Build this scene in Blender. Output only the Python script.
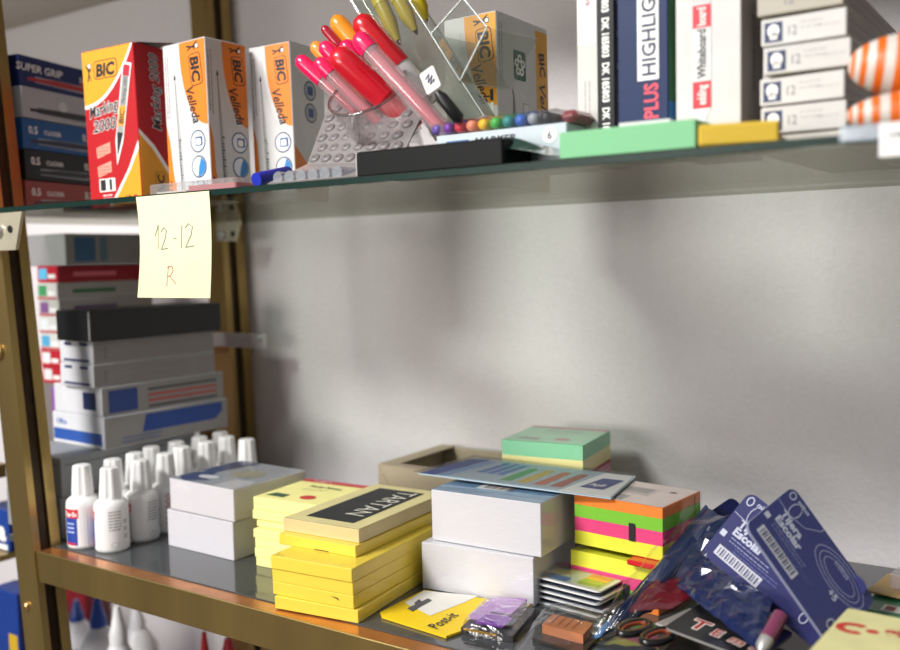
import bpy, bmesh, math, random
from mathutils import Vector, Matrix, noise
R = math.radians
random.seed(4)
C = bpy.context.scene.collection
for o in list(bpy.data.objects): bpy.data.objects.remove(o)

# ------------------------------------------------------------------ camera
YAW, PITCH, ROLL, FPX = .5985, .0699, -.0223, 950.
CAM = Vector((.5961, -.5021, .2656))
fwd = Vector((-math.sin(YAW)*math.cos(PITCH), math.cos(YAW)*math.cos(PITCH), -math.sin(PITCH)))
r0 = Vector((math.cos(YAW), math.sin(YAW), 0)); u0 = r0.cross(fwd)
rt = r0*math.cos(ROLL)+u0*math.sin(ROLL); up = -r0*math.sin(ROLL)+u0*math.cos(ROLL)
cd = bpy.data.cameras.new('camera'); cam = bpy.data.objects.new('camera', cd); C.objects.link(cam)
m = Matrix((rt, up, -fwd)).transposed().to_4x4(); m.translation = CAM; cam.matrix_world = m
cd.sensor_width = 36; cd.lens = FPX/900*36; cd.clip_start = .02
cd.dof.use_dof = True; cd.dof.focus_distance = .72; cd.dof.aperture_fstop = 4.4
bpy.context.scene.camera = cam
def at(px, py, x=None, y=None, z=None):        # the point of a plane x=, y= or z= seen at a pixel
    d = fwd+rt*((px-450)/FPX)-up*((py-325)/FPX)
    if x is not None: t = (x-CAM.x)/d.x
    elif y is not None: t = (y-CAM.y)/d.y
    else: t = (z-CAM.z)/d.z
    return CAM+d*t

# ------------------------------------------------------------------ light
w = bpy.data.worlds.new('world'); bpy.context.scene.world = w; w.use_nodes = True
nt = w.node_tree; bg = nt.nodes['Background']
tc = nt.nodes.new('ShaderNodeTexCoord'); sp = nt.nodes.new('ShaderNodeSeparateXYZ'); cr = nt.nodes.new('ShaderNodeValToRGB')
mr = nt.nodes.new('ShaderNodeMapRange'); mr.inputs[1].default_value = -1; mr.inputs[2].default_value = 1
nt.links.new(tc.outputs['Generated'], sp.inputs[0]); nt.links.new(sp.outputs['Z'], mr.inputs[0]); nt.links.new(mr.outputs[0], cr.inputs[0]); nt.links.new(cr.outputs[0], bg.inputs[0])
cr.color_ramp.elements[0].color = (.10, .09, .08, 1); cr.color_ramp.elements[1].color = (.95, .96, 1, 1)
cr.color_ramp.elements[0].position = .3; cr.color_ramp.elements[1].position = .85
bg.inputs[1].default_value = .46
def area(name, loc, target, sx, sy, power, col=(1, 1, 1)):
    l = bpy.data.lights.new(name, 'AREA'); l.shape = 'RECTANGLE'; l.size = sx; l.size_y = sy; l.energy = power; l.color = col
    o = bpy.data.objects.new(name, l); C.objects.link(o); o.location = loc
    o.rotation_euler = (Vector(target)-Vector(loc)).to_track_quat('-Z', 'Y').to_euler(); return o
area('ceiling_tube_light', (-.45, -1.30, 1.32), (.15, .2, .15), .6, .25, 40, (1, .985, .965))
area('front_fill_light', (-.35, -1.9, .30), (.25, .2, .05), .9, .5, 15, (1, .95, .90))  # low fill added in front to brighten the area under the glass
sc = bpy.context.scene
sc.view_settings.view_transform = 'Standard'; sc.view_settings.look = 'None'; sc.view_settings.gamma = 1
sc.view_settings.use_curve_mapping = False; sc.view_settings.exposure = .10

# ------------------------------------------------------------------ materials
MATS = {}
def lin(h):
    h = h.lstrip('#'); h = h if len(h) == 6 else ''.join(c*2 for c in h); v = [int(h[i:i+2], 16)/255 for i in (0, 2, 4)]
    return tuple((c/12.92 if c <= .04045 else ((c+.055)/1.055)**2.4) for c in v)+(1,)
def M(hexc, rough=.5, metal=0, coat=0, noise_amt=.05, bump=0, scale=60, spec=.5, stretch=None):
    key = (hexc, rough, metal, coat, noise_amt, bump, scale, spec, stretch)
    if key in MATS: return MATS[key]
    m = bpy.data.materials.new('surface_'+hexc.strip('#')); m.use_nodes = True; n = m.node_tree; b = n.nodes['Principled BSDF']
    b.inputs['Roughness'].default_value = rough; b.inputs['Metallic'].default_value = metal
    b.inputs['Coat Weight'].default_value = coat; b.inputs['Coat Roughness'].default_value = .08
    b.inputs['Specular IOR Level'].default_value = spec
    c = lin(hexc); t = n.nodes.new('ShaderNodeTexCoord'); mp = n.nodes.new('ShaderNodeMapping')
    if stretch: mp.inputs['Scale'].default_value = stretch
    nz = n.nodes.new('ShaderNodeTexNoise'); nz.inputs['Scale'].default_value = scale; nz.inputs['Detail'].default_value = 4
    n.links.new(t.outputs['Object'], mp.inputs[0]); n.links.new(mp.outputs[0], nz.inputs['Vector'])
    rp = n.nodes.new('ShaderNodeValToRGB')
    rp.color_ramp.elements[0].color = tuple(x*(1-noise_amt*2) for x in c[:3])+(1,)
    rp.color_ramp.elements[1].color = tuple(min(1, x*(1+noise_amt)) for x in c[:3])+(1,)
    rp.color_ramp.elements[0].position = .3; rp.color_ramp.elements[1].position = .7
    n.links.new(nz.outputs[0], rp.inputs[0]); n.links.new(rp.outputs[0], b.inputs['Base Color'])
    if bump:
        bp = n.nodes.new('ShaderNodeBump'); bp.inputs['Strength'].default_value = 1; bp.inputs['Distance'].default_value = bump
        n.links.new(nz.outputs[0], bp.inputs['Height']); n.links.new(bp.outputs[0], b.inputs['Normal'])
    MATS[key] = m; return m
def paper(h): return M(h, .75, noise_amt=.025, bump=.0002, scale=9, stretch=(8, 8, 260))       # edges of many sheets
def card(h, rough=.5): return M(h, rough, noise_amt=.03, scale=40, bump=.0003, spec=.3)
def ink(h): return M(h, .5, noise_amt=.02)
def clear(name, tint=(1, 1, 1), base=.03, rough=.06, ior=1.45, bump=0, scale=40, haze=0, stretch=None, gcol=(1, 1, 1)):
    if name in MATS: return MATS[name]
    m = bpy.data.materials.new(name); m.use_nodes = True; n = m.node_tree; n.nodes.remove(n.nodes['Principled BSDF'])
    out = n.nodes['Material Output']; tr = n.nodes.new('ShaderNodeBsdfTransparent'); tr.inputs[0].default_value = tint+(1,)
    gl = n.nodes.new('ShaderNodeBsdfGlossy'); gl.inputs['Roughness'].default_value = rough; gl.inputs[0].default_value = gcol+(1,)
    fr = n.nodes.new('ShaderNodeLayerWeight'); fr.inputs['Blend'].default_value = .5
    pw = n.nodes.new('ShaderNodeMath'); pw.operation = 'POWER'; pw.inputs[1].default_value = 5
    ma = n.nodes.new('ShaderNodeMath'); ma.operation = 'MULTIPLY_ADD'; f0 = ((ior-1)/(ior+1))**2; ma.inputs[1].default_value = 1-f0; ma.inputs[2].default_value = f0
    n.links.new(fr.outputs['Facing'], pw.inputs[0]); n.links.new(pw.outputs[0], ma.inputs[0])
    ad = n.nodes.new('ShaderNodeMath'); ad.operation = 'ADD'; ad.inputs[1].default_value = base; ad.use_clamp = True
    mx = n.nodes.new('ShaderNodeMixShader'); n.links.new(ma.outputs[0], ad.inputs[0]); n.links.new(ad.outputs[0], mx.inputs[0])
    n.links.new(tr.outputs[0], mx.inputs[1]); n.links.new(gl.outputs[0], mx.inputs[2]); last = mx
    if haze:
        df = n.nodes.new('ShaderNodeBsdfDiffuse'); df.inputs[0].default_value = tint+(1,)
        m2 = n.nodes.new('ShaderNodeMixShader'); m2.inputs[0].default_value = haze
        n.links.new(mx.outputs[0], m2.inputs[1]); n.links.new(df.outputs[0], m2.inputs[2]); last = m2
    if bump:
        t = n.nodes.new('ShaderNodeTexCoord'); mp = n.nodes.new('ShaderNodeMapping'); nz = n.nodes.new('ShaderNodeTexNoise')
        if stretch: mp.inputs['Scale'].default_value = stretch
        nz.inputs['Scale'].default_value = scale; nz.inputs['Distortion'].default_value = 1.5
        bp = n.nodes.new('ShaderNodeBump'); bp.inputs['Distance'].default_value = bump
        n.links.new(t.outputs['Object'], mp.inputs[0]); n.links.new(mp.outputs[0], nz.inputs[0]); n.links.new(nz.outputs[0], bp.inputs['Height'])
        n.links.new(bp.outputs[0], gl.inputs['Normal']); n.links.new(bp.outputs[0], fr.inputs['Normal'])
    n.links.new(last.outputs[0], out.inputs[0]); MATS[name] = m; return m
FILM = clear('shrink_film', (.985, .985, .985), .01, .10, 1.42, .0008, 26)
BAG = clear('crinkled_bag', (.95, .955, .96), .015, .2, 1.4, .0018, 50)
ACRY = clear('clear_acrylic', (.88, .90, .87), .02, .05, 1.45, haze=.02)
ACRYB = clear('bumped_acrylic', (.42, .39, .38), .05, .2, 1.45, haze=.5)
GLASS = clear('shelf_glass', (.78, .82, .78), .0, .02, 1.5, gcol=(.50, .48, .43))
GEDGE = M('#0b2a23', .35, spec=.25, noise_amt=.1)
BRASS = M('#ac9159', .32, metal=.85, noise_amt=.12, bump=.0006, scale=14, stretch=(1, 1, .2))
BRASSD = M('#3a2a18', .45, metal=.6, noise_amt=.15)
BRASSL = M('#d9b27a', .22, metal=1, noise_amt=.05)
STEEL = M('#c4c3c0', .4, metal=.6, noise_amt=.06)
WHITE = '#ececea'

# ------------------------------------------------------------------ mesh builder
class Frame:                                            # a plane to print on: origin, two axes, lift along the normal
    def __init__(s, o, u, v, warp=None):
        s.o = Vector(o); s.u = Vector(u).normalized(); s.v = Vector(v).normalized(); s.n = s.u.cross(s.v).normalized(); s.warp = warp; s.k = 1
    def p(s, a, b, l=0):
        if s.warp: return s.warp(a, b, l)
        return s.o+s.u*(a*s.k)+s.v*(b*s.k)+s.n*l
_txt = {}
def glyphs(t, bold, shear):
    k = (t, bold, shear)
    if k not in _txt:
        cu = bpy.data.curves.new('t', 'FONT'); cu.body = t; cu.size = 1; cu.offset = bold; cu.shear = shear; cu.resolution_u = 2
        o = bpy.data.objects.new('t', cu); C.objects.link(o); bpy.context.view_layer.update()
        me = bpy.data.meshes.new_from_object(o)
        _txt[k] = ([(v.co.x, v.co.y) for v in me.vertices], [tuple(p.vertices) for p in me.polygons])
        bpy.data.objects.remove(o); bpy.data.curves.remove(cu); bpy.data.meshes.remove(me)
    return _txt[k]
class MB:
    def __init__(s): s.v = []; s.f = []; s.mi = []; s.mats = []; s.sm = []
    def add(s, vs, fs, mat, smooth=False):
        if mat not in s.mats: s.mats.append(mat)
        k = s.mats.index(mat); n = len(s.v); s.v += [tuple(v) for v in vs]
        for f in fs: s.f.append(tuple(n+i for i in f)); s.mi.append(k); s.sm.append(smooth)
        return s
    def box(s, a, b, mat, bev=.0004, M4=None, faces={}):
        a = Vector(a); b = Vector(b); bev = min(bev, min(abs(b[i]-a[i]) for i in range(3))*.45)
        vs = []; idx = {}
        for cx in (0, 1):
            for cy in (0, 1):
                for cz in (0, 1):
                    c = Vector((b.x if cx else a.x, b.y if cy else a.y, b.z if cz else a.z)); sg = (1-2*cx, 1-2*cy, 1-2*cz)
                    for ax in range(3):
                        p = c.copy()
                        for j in range(3):
                            if j != ax: p[j] += sg[j]*bev
                        idx[(cx, cy, cz, ax)] = len(vs); vs.append(p)
        if M4: vs = [M4 @ p for p in vs]
        def q(c4, ax): return [idx[tuple(c)+(ax,)] for c in c4]
        F = {'-x': q([(0,0,0),(0,0,1),(0,1,1),(0,1,0)], 0), '+x': q([(1,0,0),(1,1,0),(1,1,1),(1,0,1)], 0),
             '-y': q([(0,0,0),(1,0,0),(1,0,1),(0,0,1)], 1), '+y': q([(0,1,0),(0,1,1),(1,1,1),(1,1,0)], 1),
             '-z': q([(0,0,0),(0,1,0),(1,1,0),(1,0,0)], 2), '+z': q([(0,0,1),(1,0,1),(1,1,1),(0,1,1)], 2)}
        for k, f in F.items(): s.add([vs[i] for i in f], [(0, 1, 2, 3)], faces.get(k, mat))
        ed = []
        for ax in range(3):
            j, k = [i for i in range(3) if i != ax]
            for cj in (0, 1):
                for ck in (0, 1):
                    c0 = [0, 0, 0]; c1 = [0, 0, 0]; c1[ax] = 1
                    for c in (c0, c1): c[j] = cj; c[k] = ck
                    ed.append([idx[tuple(c0)+(j,)], idx[tuple(c1)+(j,)], idx[tuple(c1)+(k,)], idx[tuple(c0)+(k,)]])
        co = [[idx[(x, y, z, i)] for i in range(3)] for x in (0, 1) for y in (0, 1) for z in (0, 1)]
        s.add(vs, [tuple(e) for e in ed+co], mat); return s
    def poly(s, fr, pts, mat, l=.00015):
        return s.add([fr.p(x, y, l) for x, y in pts], [tuple(range(len(pts)))], mat)
    def rect(s, fr, x0, y0, x1, y1, mat, l=.00015):
        n = 8 if fr.warp else 1; vs = []; fs = []
        for i in range(n+1):
            x = x0+(x1-x0)*i/n; vs += [fr.p(x, y0, l), fr.p(x, y1, l)]
            if i: fs.append((2*i-2, 2*i, 2*i+1, 2*i-1))
        return s.add(vs, fs, mat)
    def disc(s, fr, x, y, rx, mat, ry=None, l=.00015, n=22):
        ry = ry or rx; return s.poly(fr, [(x+rx*math.cos(2*math.pi*i/n), y+ry*math.sin(2*math.pi*i/n)) for i in range(n)], mat, l)
    def ring(s, fr, x, y, rx, t, mat, ry=None, l=.0002, n=28, a0=0, a1=2*math.pi):
        ry = ry or rx; vs = []; fs = []
        for i in range(n+1):
            a = a0+(a1-a0)*i/n; vs += [fr.p(x+rx*math.cos(a), y+ry*math.sin(a), l), fr.p(x+(rx-t)*math.cos(a), y+(ry-t)*math.sin(a), l)]
            if i: fs.append((2*i-2, 2*i-1, 2*i+1, 2*i))
        return s.add(vs, fs, mat)
    def line(s, fr, pts, wd, mat, l=.0002):
        for (a, b), (c, d) in zip(pts, pts[1:]):
            n = Vector((b-d, c-a)); n = n.normalized()*wd/2 if n.length else Vector((wd, 0))
            s.poly(fr, [(a+n.x, b+n.y), (a-n.x, b-n.y), (c-n.x, d-n.y), (c+n.x, d+n.y)], mat, l)
        return s
    def rrect(s, fr, x0, y0, x1, y1, r, mat, l=.00015, hole=None):
        return s.poly(fr, rr(x0, y0, x1, y1, r), mat, l)
    def text(s, fr, t, x, y, h, mat, rot=0, bold=0, shear=0, sx=1, l=.0002, fit=None):
        vs, fs = glyphs(t, bold, shear)
        if fit: sx = fit/(max(v[0] for v in vs)*h)
        c, sn = math.cos(R(rot)), math.sin(R(rot))
        return s.add([fr.p(x+c*a*h*sx-sn*b*h, y+sn*a*h*sx+c*b*h, l) for a, b in vs], fs, mat)
    def lathe(s, prof, mat, n=24, M4=None, smooth=True, cap=True):
        vs = []; fs = []; k = len(prof)
        for r, z in prof:
            for i in range(n): a = 2*math.pi*i/n; vs.append(Vector((r*math.cos(a), r*math.sin(a), z)))
        for j in range(k-1):
            for i in range(n): fs.append((j*n+i, j*n+(i+1) % n, (j+1)*n+(i+1) % n, (j+1)*n+i))
        if M4: vs = [M4 @ v for v in vs]
        s.add(vs, fs, mat, smooth)
        if cap: s.add(vs[:n], [tuple(range(n))[::-1]], mat); s.add(vs[-n:], [tuple(range(n))], mat)
        return s
    def slab(s, fr, pts, t, mat, side=None):               # outline extruded downwards from the frame plane
        n = len(pts); top = [fr.p(x, y, 0) for x, y in pts]; bot = [fr.p(x, y, -t) for x, y in pts]
        s.add(top, [tuple(range(n))], mat); s.add(bot, [tuple(range(n))[::-1]], side or mat)
        return s.add(top+bot, [(i, i+n, (i+1) % n+n, (i+1) % n) for i in range(n)], side or mat)
    def build(s, name, parent=None, label=None, cat=None, group=None, kind=None, M4=None):
        me = bpy.data.meshes.new(name); me.from_pydata([tuple(v) for v in s.v], [], s.f)
        for mt in s.mats: me.materials.append(mt)
        me.polygons.foreach_set('material_index', s.mi); me.polygons.foreach_set('use_smooth', s.sm); me.update()
        o = bpy.data.objects.new(name, me); C.objects.link(o)
        if parent: o.parent = parent
        if M4: o.matrix_world = M4
        return tag(o, label, cat, group, kind)
def tag(o, label=None, cat=None, group=None, kind=None):
    for k, v in (('label', label), ('category', cat), ('group', group), ('kind', kind)):
        if v: o[k] = v
    return o
def thing(name, label, cat, loc=(0, 0, 0), group=None, M4=None):
    o = bpy.data.objects.new(name, None); C.objects.link(o); o.empty_display_size = .01; o.matrix_world = Matrix.Translation(loc)
    if M4: o.matrix_world = M4
    return tag(o, label, cat, group)
def rr(x0, y0, x1, y1, r, n=5):
    p = []
    for cx, cy, a in ((x1-r, y1-r, 0), (x0+r, y1-r, 90), (x0+r, y0+r, 180), (x1-r, y0+r, 270)):
        for i in range(n+1): t = R(a+90*i/n); p.append((cx+r*math.cos(t), cy+r*math.sin(t)))
    return p
def place(x, y, z, ang=0, lean=0): return Matrix.Translation((x, y, z)) @ Matrix.Rotation(R(ang), 4, 'Z') @ Matrix.Rotation(R(lean), 4, 'Y')
def faces3(wd, d, h): # frames of a box with its near corner at the origin: front, right side, top
    return Frame((-wd, 0, 0), (1, 0, 0), (0, 0, 1)), Frame((0, 0, 0), (0, 1, 0), (0, 0, 1)), Frame((-wd, 0, h), (1, 0, 0), (0, 1, 0))
def axis(p, q):
    z = (q-p).normalized(); return Matrix.Translation(p) @ z.to_track_quat('Z', 'Y').to_matrix().to_4x4()
def greek(mb, fr, x, y, wd, rows, dy, mat, t=.0004, rot=0):           # rows of print too small to read
    for i in range(rows):
        xx = 0
        while xx < wd*.95:
            s = random.uniform(.0015, .005); s = min(s, wd-xx)
            if rot: mb.rect(fr, x+i*dy, y-xx-s, x+i*dy+t*1.6, y-xx, mat)
            else: mb.rect(fr, x+xx, y-i*dy, x+xx+s, y-i*dy+t*1.6, mat)
            xx += s+.0008

# ------------------------------------------------------------------ setting
W = .345; ZU = .3162; G = .3212
wallm = M('#e4dfe0', .75, noise_amt=.015, bump=.0006, scale=230)
def struct(name, mb): return mb.build(name, kind='structure')
struct('wall_back', MB().box((-2.6, W, -1.2), (2.4, W+.1, 1.9), wallm, 0))
struct('floor', MB().box((-2.6, -2.6, -1.25), (2.4, W+.1, -1.2), M('#8d857c', .5, noise_amt=.1, scale=6), 0))

# brass shelving
def slope_post(name, label, pa, pb, wd, dp, groove):
    # pa, pb: the front inner corner at two heights; wd along -x, dp along +y
    t = thing(name, label, 'post', (pa.x, pa.y, pa.z)); d = (pb-pa)/(pb.z-pa.z)
    z0, z1 = -.55-pa.z, .85-pa.z
    def prism(mb, x0, x1, y0, y1, mat):
        vs = []
        for z in (z0, z1):
            o = d*z
            vs += [(o.x+x0, o.y+y0, z), (o.x+x1, o.y+y0, z), (o.x+x1, o.y+y1, z), (o.x+x0, o.y+y1, z)]
        mb.add(vs, [(0, 1, 5, 4), (1, 2, 6, 5), (2, 3, 7, 6), (3, 0, 4, 7), (3, 2, 1, 0), (4, 5, 6, 7)], mat)
    mb = MB(); g0, g1 = groove
    prism(mb, -wd, -.004, 0, dp, BRASS); prism(mb, -.004, 0, 0, g0, BRASS); prism(mb, -.004, 0, g1, dp, BRASS)
    mb.build('upright', t)
    g = MB(); prism(g, -.0042, -.003, g0, g1, BRASSD); g.build('slot', t)
    return t, d
pA = at(31.5, 530, y=-.002); pB = at(1.0, 250, y=-.002)
tA, dA = slope_post('brass_post', 'grooved brass upright at the near left corner of the shelving', pA, pB, .032, .028, (.007, .018))
qA = at(236, 460, y=W-.045); qB = at(213, 100, y=W-.045)
tB, dB = slope_post('brass_post', 'blurred grooved brass upright against the back wall behind the white bottles', qA, qB, .030, .036, (.010, .022))
for (px, py) in ((1, 352),):
    p = at(px, py, y=-.006); MB().lathe([(.0, 0), (.0065, .0), (.0075, .0015), (.0075, .004)][::-1], BRASS, M4=axis(Vector((0, .0, 0)), Vector((0, -1, 0))) if 0 else None)
kn = MB().lathe([(.0078, 0), (.0078, .002), (.006, .0035), (.001, .004)], BRASS); kp = at(-1, 352, y=-.002)
kn.build('screw_cap', tA, M4=Matrix.Translation(kp) @ Matrix.Rotation(R(90), 4, 'X'))
k2 = MB().lathe([(.004, 0), (.004, .002), (.001, .003)], BRASSL); kp = at(27, 606, y=-.002)
k2.build('screw_cap', tA, M4=Matrix.Translation(kp) @ Matrix.Rotation(R(90), 4, 'X'))

XR = 1.15
x0 = at(34, 550, y=0).x
t = thing('brass_shelf_frame', 'brass front rail carrying the lower grey glass shelf', 'shelf frame', (x0, 0, 0))
mb = MB().box((0, 0, -.029), (XR-x0, .0022, .0002), BRASS, .0005).box((0, .0022, -.0255), (XR-x0, .0183, -.0009), M('#d08a50', .25, metal=.7, noise_amt=.1), .0003)  # brass ledge tinted orange: the yellow pads' reflection put into its colour
mb.build('front_rail', t)
MB().box((-.004, .03, -.029), (.016, W-.012, -.0065), BRASS, .0005).build('side_rail', t)
MB().box((0, W-.02, -.029), (XR-x0, W-.002, -.0065), BRASS, .0005).build('back_rail', t)
sg = M('#45484a', .09, noise_amt=.05, spec=.9, scale=12)
MB().box((-.30, .0185, -.0062), (XR, W-.001, 0), sg, .0004).build('glass_shelf', label='smoky grey glass shelf holding the note pads and bottles', cat='shelf')
mb = MB().box((-.42, -.010, ZU), (XR, W-.002, G), GLASS, .0004, faces={'-y': GEDGE}).build('glass_shelf', label='clear green-edged glass shelf carrying the pen cartons, note paper hanging from it', cat='shelf')
MB().box((-.7, -.0, -.345), (XR, W-.002, -.338), sg, .0004).build('glass_shelf', label='lowest glass shelf under the brass rail with glue bottles', cat='shelf')
MB().box((-1.3, -.02, .628), (XR, W-.002, .640), card('#b9b2a6'), .0006).build('shading_board', label='unseen pale board added over the upper glass to shade the wall', cat='shelf')  # board added above the view to block light and darken the wall
# glass clamps
def clamp(name, label, cx, y, zt, sc_=1):
    t = thing(name, label, 'bracket', (cx, y, zt)); fr = Frame((0, 0, 0), (1, 0, 0), (0, 0, 1))
    MB().slab(fr, [(-.034*sc_, 0), (-.034*sc_, -.034*sc_), (.010*sc_, -.034*sc_), (.023*sc_, 0)], -.003, M('#cfc7ae', .2, metal=.5)).build('plate', t)
    MB().lathe([(.0055, 0), (.0055, .003), (.003, .004)], STEEL).build('screw', t, M4=Matrix.Translation((cx-.014, y-.003, zt-.016)) @ Matrix.Rotation(R(90), 4, 'X'))
    MB().lathe([(.0032, 0), (.0032, .0012)], M('#15120f', .4)).build('bolt_hole', t, M4=Matrix.Translation((cx+.004, y-.003, zt-.015)) @ Matrix.Rotation(R(90), 4, 'X'))
p = at(22, 215, y=-.004)
clamp('glass_clamp', 'pale metal clamp under the left front corner of the upper glass', p.x-.012, -.008, ZU-.0002)
p = at(232, 222, y=W-.052); clamp('glass_clamp', 'dark metal clamp under the glass at the rear brass upright', p.x-.002, W-.050, ZU-.0005, .7)
a = at(206, 332, y=W-.052); b = at(264, 331, y=W-.052)
t = thing('steel_bar', 'flat steel bar fixed across the rear brass upright', 'bar', (a.x, W-.052, a.z))
MB().box((-.06, 0, -.017), (b.x-a.x, .004, 0), STEEL, .0005).build('strap', t)
MB().lathe([(.004, 0), (.004, .002), (.001, .003)], STEEL).build('bolt', t, M4=Matrix.Translation((b.x-.008, W-.052, b.z-.008)) @ Matrix.Rotation(R(90), 4, 'X'))

# ------------------------------------------------------------------ printed cartons on the upper shelf
BLK = ink('#17181a'); WH = ink('#f4f3ef'); ORG = ink('#e57f14'); YEL = ink('#e99d12'); RED = ink('#c81c26'); NAVY = ink('#1b2d5c')
def bic_logo(mb, f, x, y, h, base, rot=0):
    c, s = math.cos(R(rot)), math.sin(R(rot)); fr = Frame(f.p(x, y, 0), f.u*c+f.v*s, f.v*c-f.u*s)
    mb.rrect(fr, 0, 0, 2.25*h, 1.25*h, .28*h, BLK, .0002); mb.rrect(fr, .06*h, .06*h, 2.19*h, 1.19*h, .25*h, base, .00027)
    mb.text(fr, 'BIC', .18*h, .2*h, 1.15*h, BLK, bold=.045, shear=.12, fit=1.85*h, l=.00034)
    mb.disc(fr, -.42*h, 1.0*h, .2*h, BLK, l=.0002); mb.disc(fr, -.42*h, 1.0*h, .14*h, WH, l=.00026)
    mb.line(fr, [(-.42*h, .8*h), (-.5*h, .3*h), (-.62*h, -.05*h)], .12*h, BLK); mb.line(fr, [(-.45*h, .4*h), (-.3*h, -.02*h)], .1*h, BLK)
    mb.line(fr, [(-.75*h, 1.1*h), (-.47*h, .6*h), (-.2*h, .75*h)], .09*h, BLK)
def glow_text(mb, fr, s, x, y, h, rot=0, fit=None, l=.0002):
    gs = max(a for a, _ in glyphs(s, 0, .25)[0])
    sx = fit/(gs*h) if fit else 1
    mb.text(fr, s, x, y, h, WH, rot, bold=.05, shear=.25, sx=sx, l=l); mb.text(fr, s, x, y, h, BLK, rot, bold=.016, shear=.25, sx=sx, l=l+.0001)

# red and yellow permanent marker carton
w_, d_, h_ = .0665, .046, .145; t = thing('marker_carton', 'red and yellow carton of permanent markers, flap open, at the left end of the glass', 'box', M4=place(-.1205, .0590, G, 6, -1.5))
mb = MB(); rd = card('#b5121c'); mb.box((-w_, 0, 0), (0, d_, h_), rd, .0006); F1, F2, F3 = faces3(w_, d_, h_)
top = [(.0006, .1444)]+[(.0006, .096)]+[(w_*(.02+.98*i/14)-.0004, .096+.0484*((i/14)**2.4)) for i in range(1, 15)]
mb.poly(F1, [(.0006, .092)]+[(w_*i/14-.0005*(i == 14), .092+.0524*((i/14)**2.2)) for i in range(1, 15)]+[(.0006, .1444)], WH, .0001)
mb.poly(F1, [(.0006, .0955)]+[(w_*i/14*.955, .0955+.0489*((i/14)**2.2)) for i in range(1, 15)]+[(.0006, .1444)], YEL, .00018)
bic_logo(mb, F1, .0150, .1175, .0135, YEL, 0)
glow_text(mb, F1, 'Marking', .006, .0830, .0150, 8, fit=.038); glow_text(mb, F1, '2000', .0095, .0695, .0150, 4, fit=.030)
for yy in (.0555, .038): mb.poly(F1, [(.012, yy), (.030, yy+.004), (.030, yy-.006), (.0125, yy-.010)], ink('#ef9a86')); greek(mb, F1, .0138, yy-.001, .015, 3, .003, RED, .0005)
mb.rect(F1, .013, .0085+.006, .0335, .0265, WH); mb.rect(F1, .0145, .0155, .0215, .0255, BLK, .0003); mb.rect(F1, .026, .0155, .0295, .0255, BLK, .0003)
greek(mb, F1, .017, .0105, .013, 3, .003, WH, .0006)
mb.poly(F1, [(.0245, .0006), (w_-.0006, .0006), (w_-.0006, .058), (.052, .034), (.036, .014)], WH, .0001); mb.poly(F1, [(.0285, .0006), (w_-.0006, .0006), (w_-.0006, .050), (.054, .032), (.040, .0145)], YEL, .0002)
# pen picture on the front face
c_, s_ = math.cos(R(-103)), math.sin(R(-103)); pf = Frame(F1.p(.0575, .1250, 0), F1.u*c_+F1.v*s_, F1.v*c_-F1.u*s_)
mb.poly(pf, [(-.003, -.0055), (-.003, .0055), (.068, .0048), (.090, .0005), (.068, -.0048)], WH, .00026)
mb.rrect(pf, -.001, -.0042, .010, .0042, .002, ink('#b5122a'), .00032); mb.rect(pf, .009, -.004, .060, .004, ink('#9b9b98'), .00034)
mb.poly(pf, [(.060, -.004), (.060, .004), (.074, .0016), (.083, 0), (.074, -.0016)], BLK, .00034); mb.rect(pf, .036, -.004, .054, .004, YEL, .00038)
mb.text(pf, 'BIC', .0525, .003, .0085, BLK, rot=180, bold=.03, shear=.1, l=.00045); mb.text(pf, 'Marking 2000', .034, .0022, .0062, BLK, rot=180, shear=.2, l=.00045, fit=.024)
mb.text(F1, '12', .045, .004, .008, BLK, bold=.02, l=.0003); mb.rect(F1, .056, .004, .061, .009, RED, .0003)
# side face
mb.poly(F2, [(.0006, .0006), (d_-.0006, .0006), (d_-.0006, .022), (.034, .036), (.018, .055), (.0006, .068)], WH, .0001); mb.poly(F2, [(.0006, .0006), (d_-.002, .0006), (d_-.002, .018), (.032, .032), (.016, .051), (.0006, .0635)], YEL, .0002)
glow_text(mb, F2, 'Marking 2000', .0285, .068, .0150, 90, fit=.070); bic_logo(mb, F2, .030, .008, .010, YEL, 90)
mb.build('carton', t)
fl = MB(); fr = Frame((-w_, d_, h_), (1, 0, 0), (0, -.5, .22)); n = 10; vs = []; fs = []
for i in range(n+1):
    a = i/n; z = .001+.007*math.sin(a*math.pi*.9); vs += [(-w_*.45+a*w_*.5, .012, h_+z*.4), (-w_*.40+a*w_*.62, d_+.003, h_+z)]
    if i: fs.append((2*i-2, 2*i, 2*i+1, 2*i-1))
fl.add(vs, fs, card('#3b1512')); fl.add([Vector(v)-Vector((0, 0, .0007)) for v in vs], [f[::-1] for f in fs], card('#8d7561')); fl.build('lid_flap', t)
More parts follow.
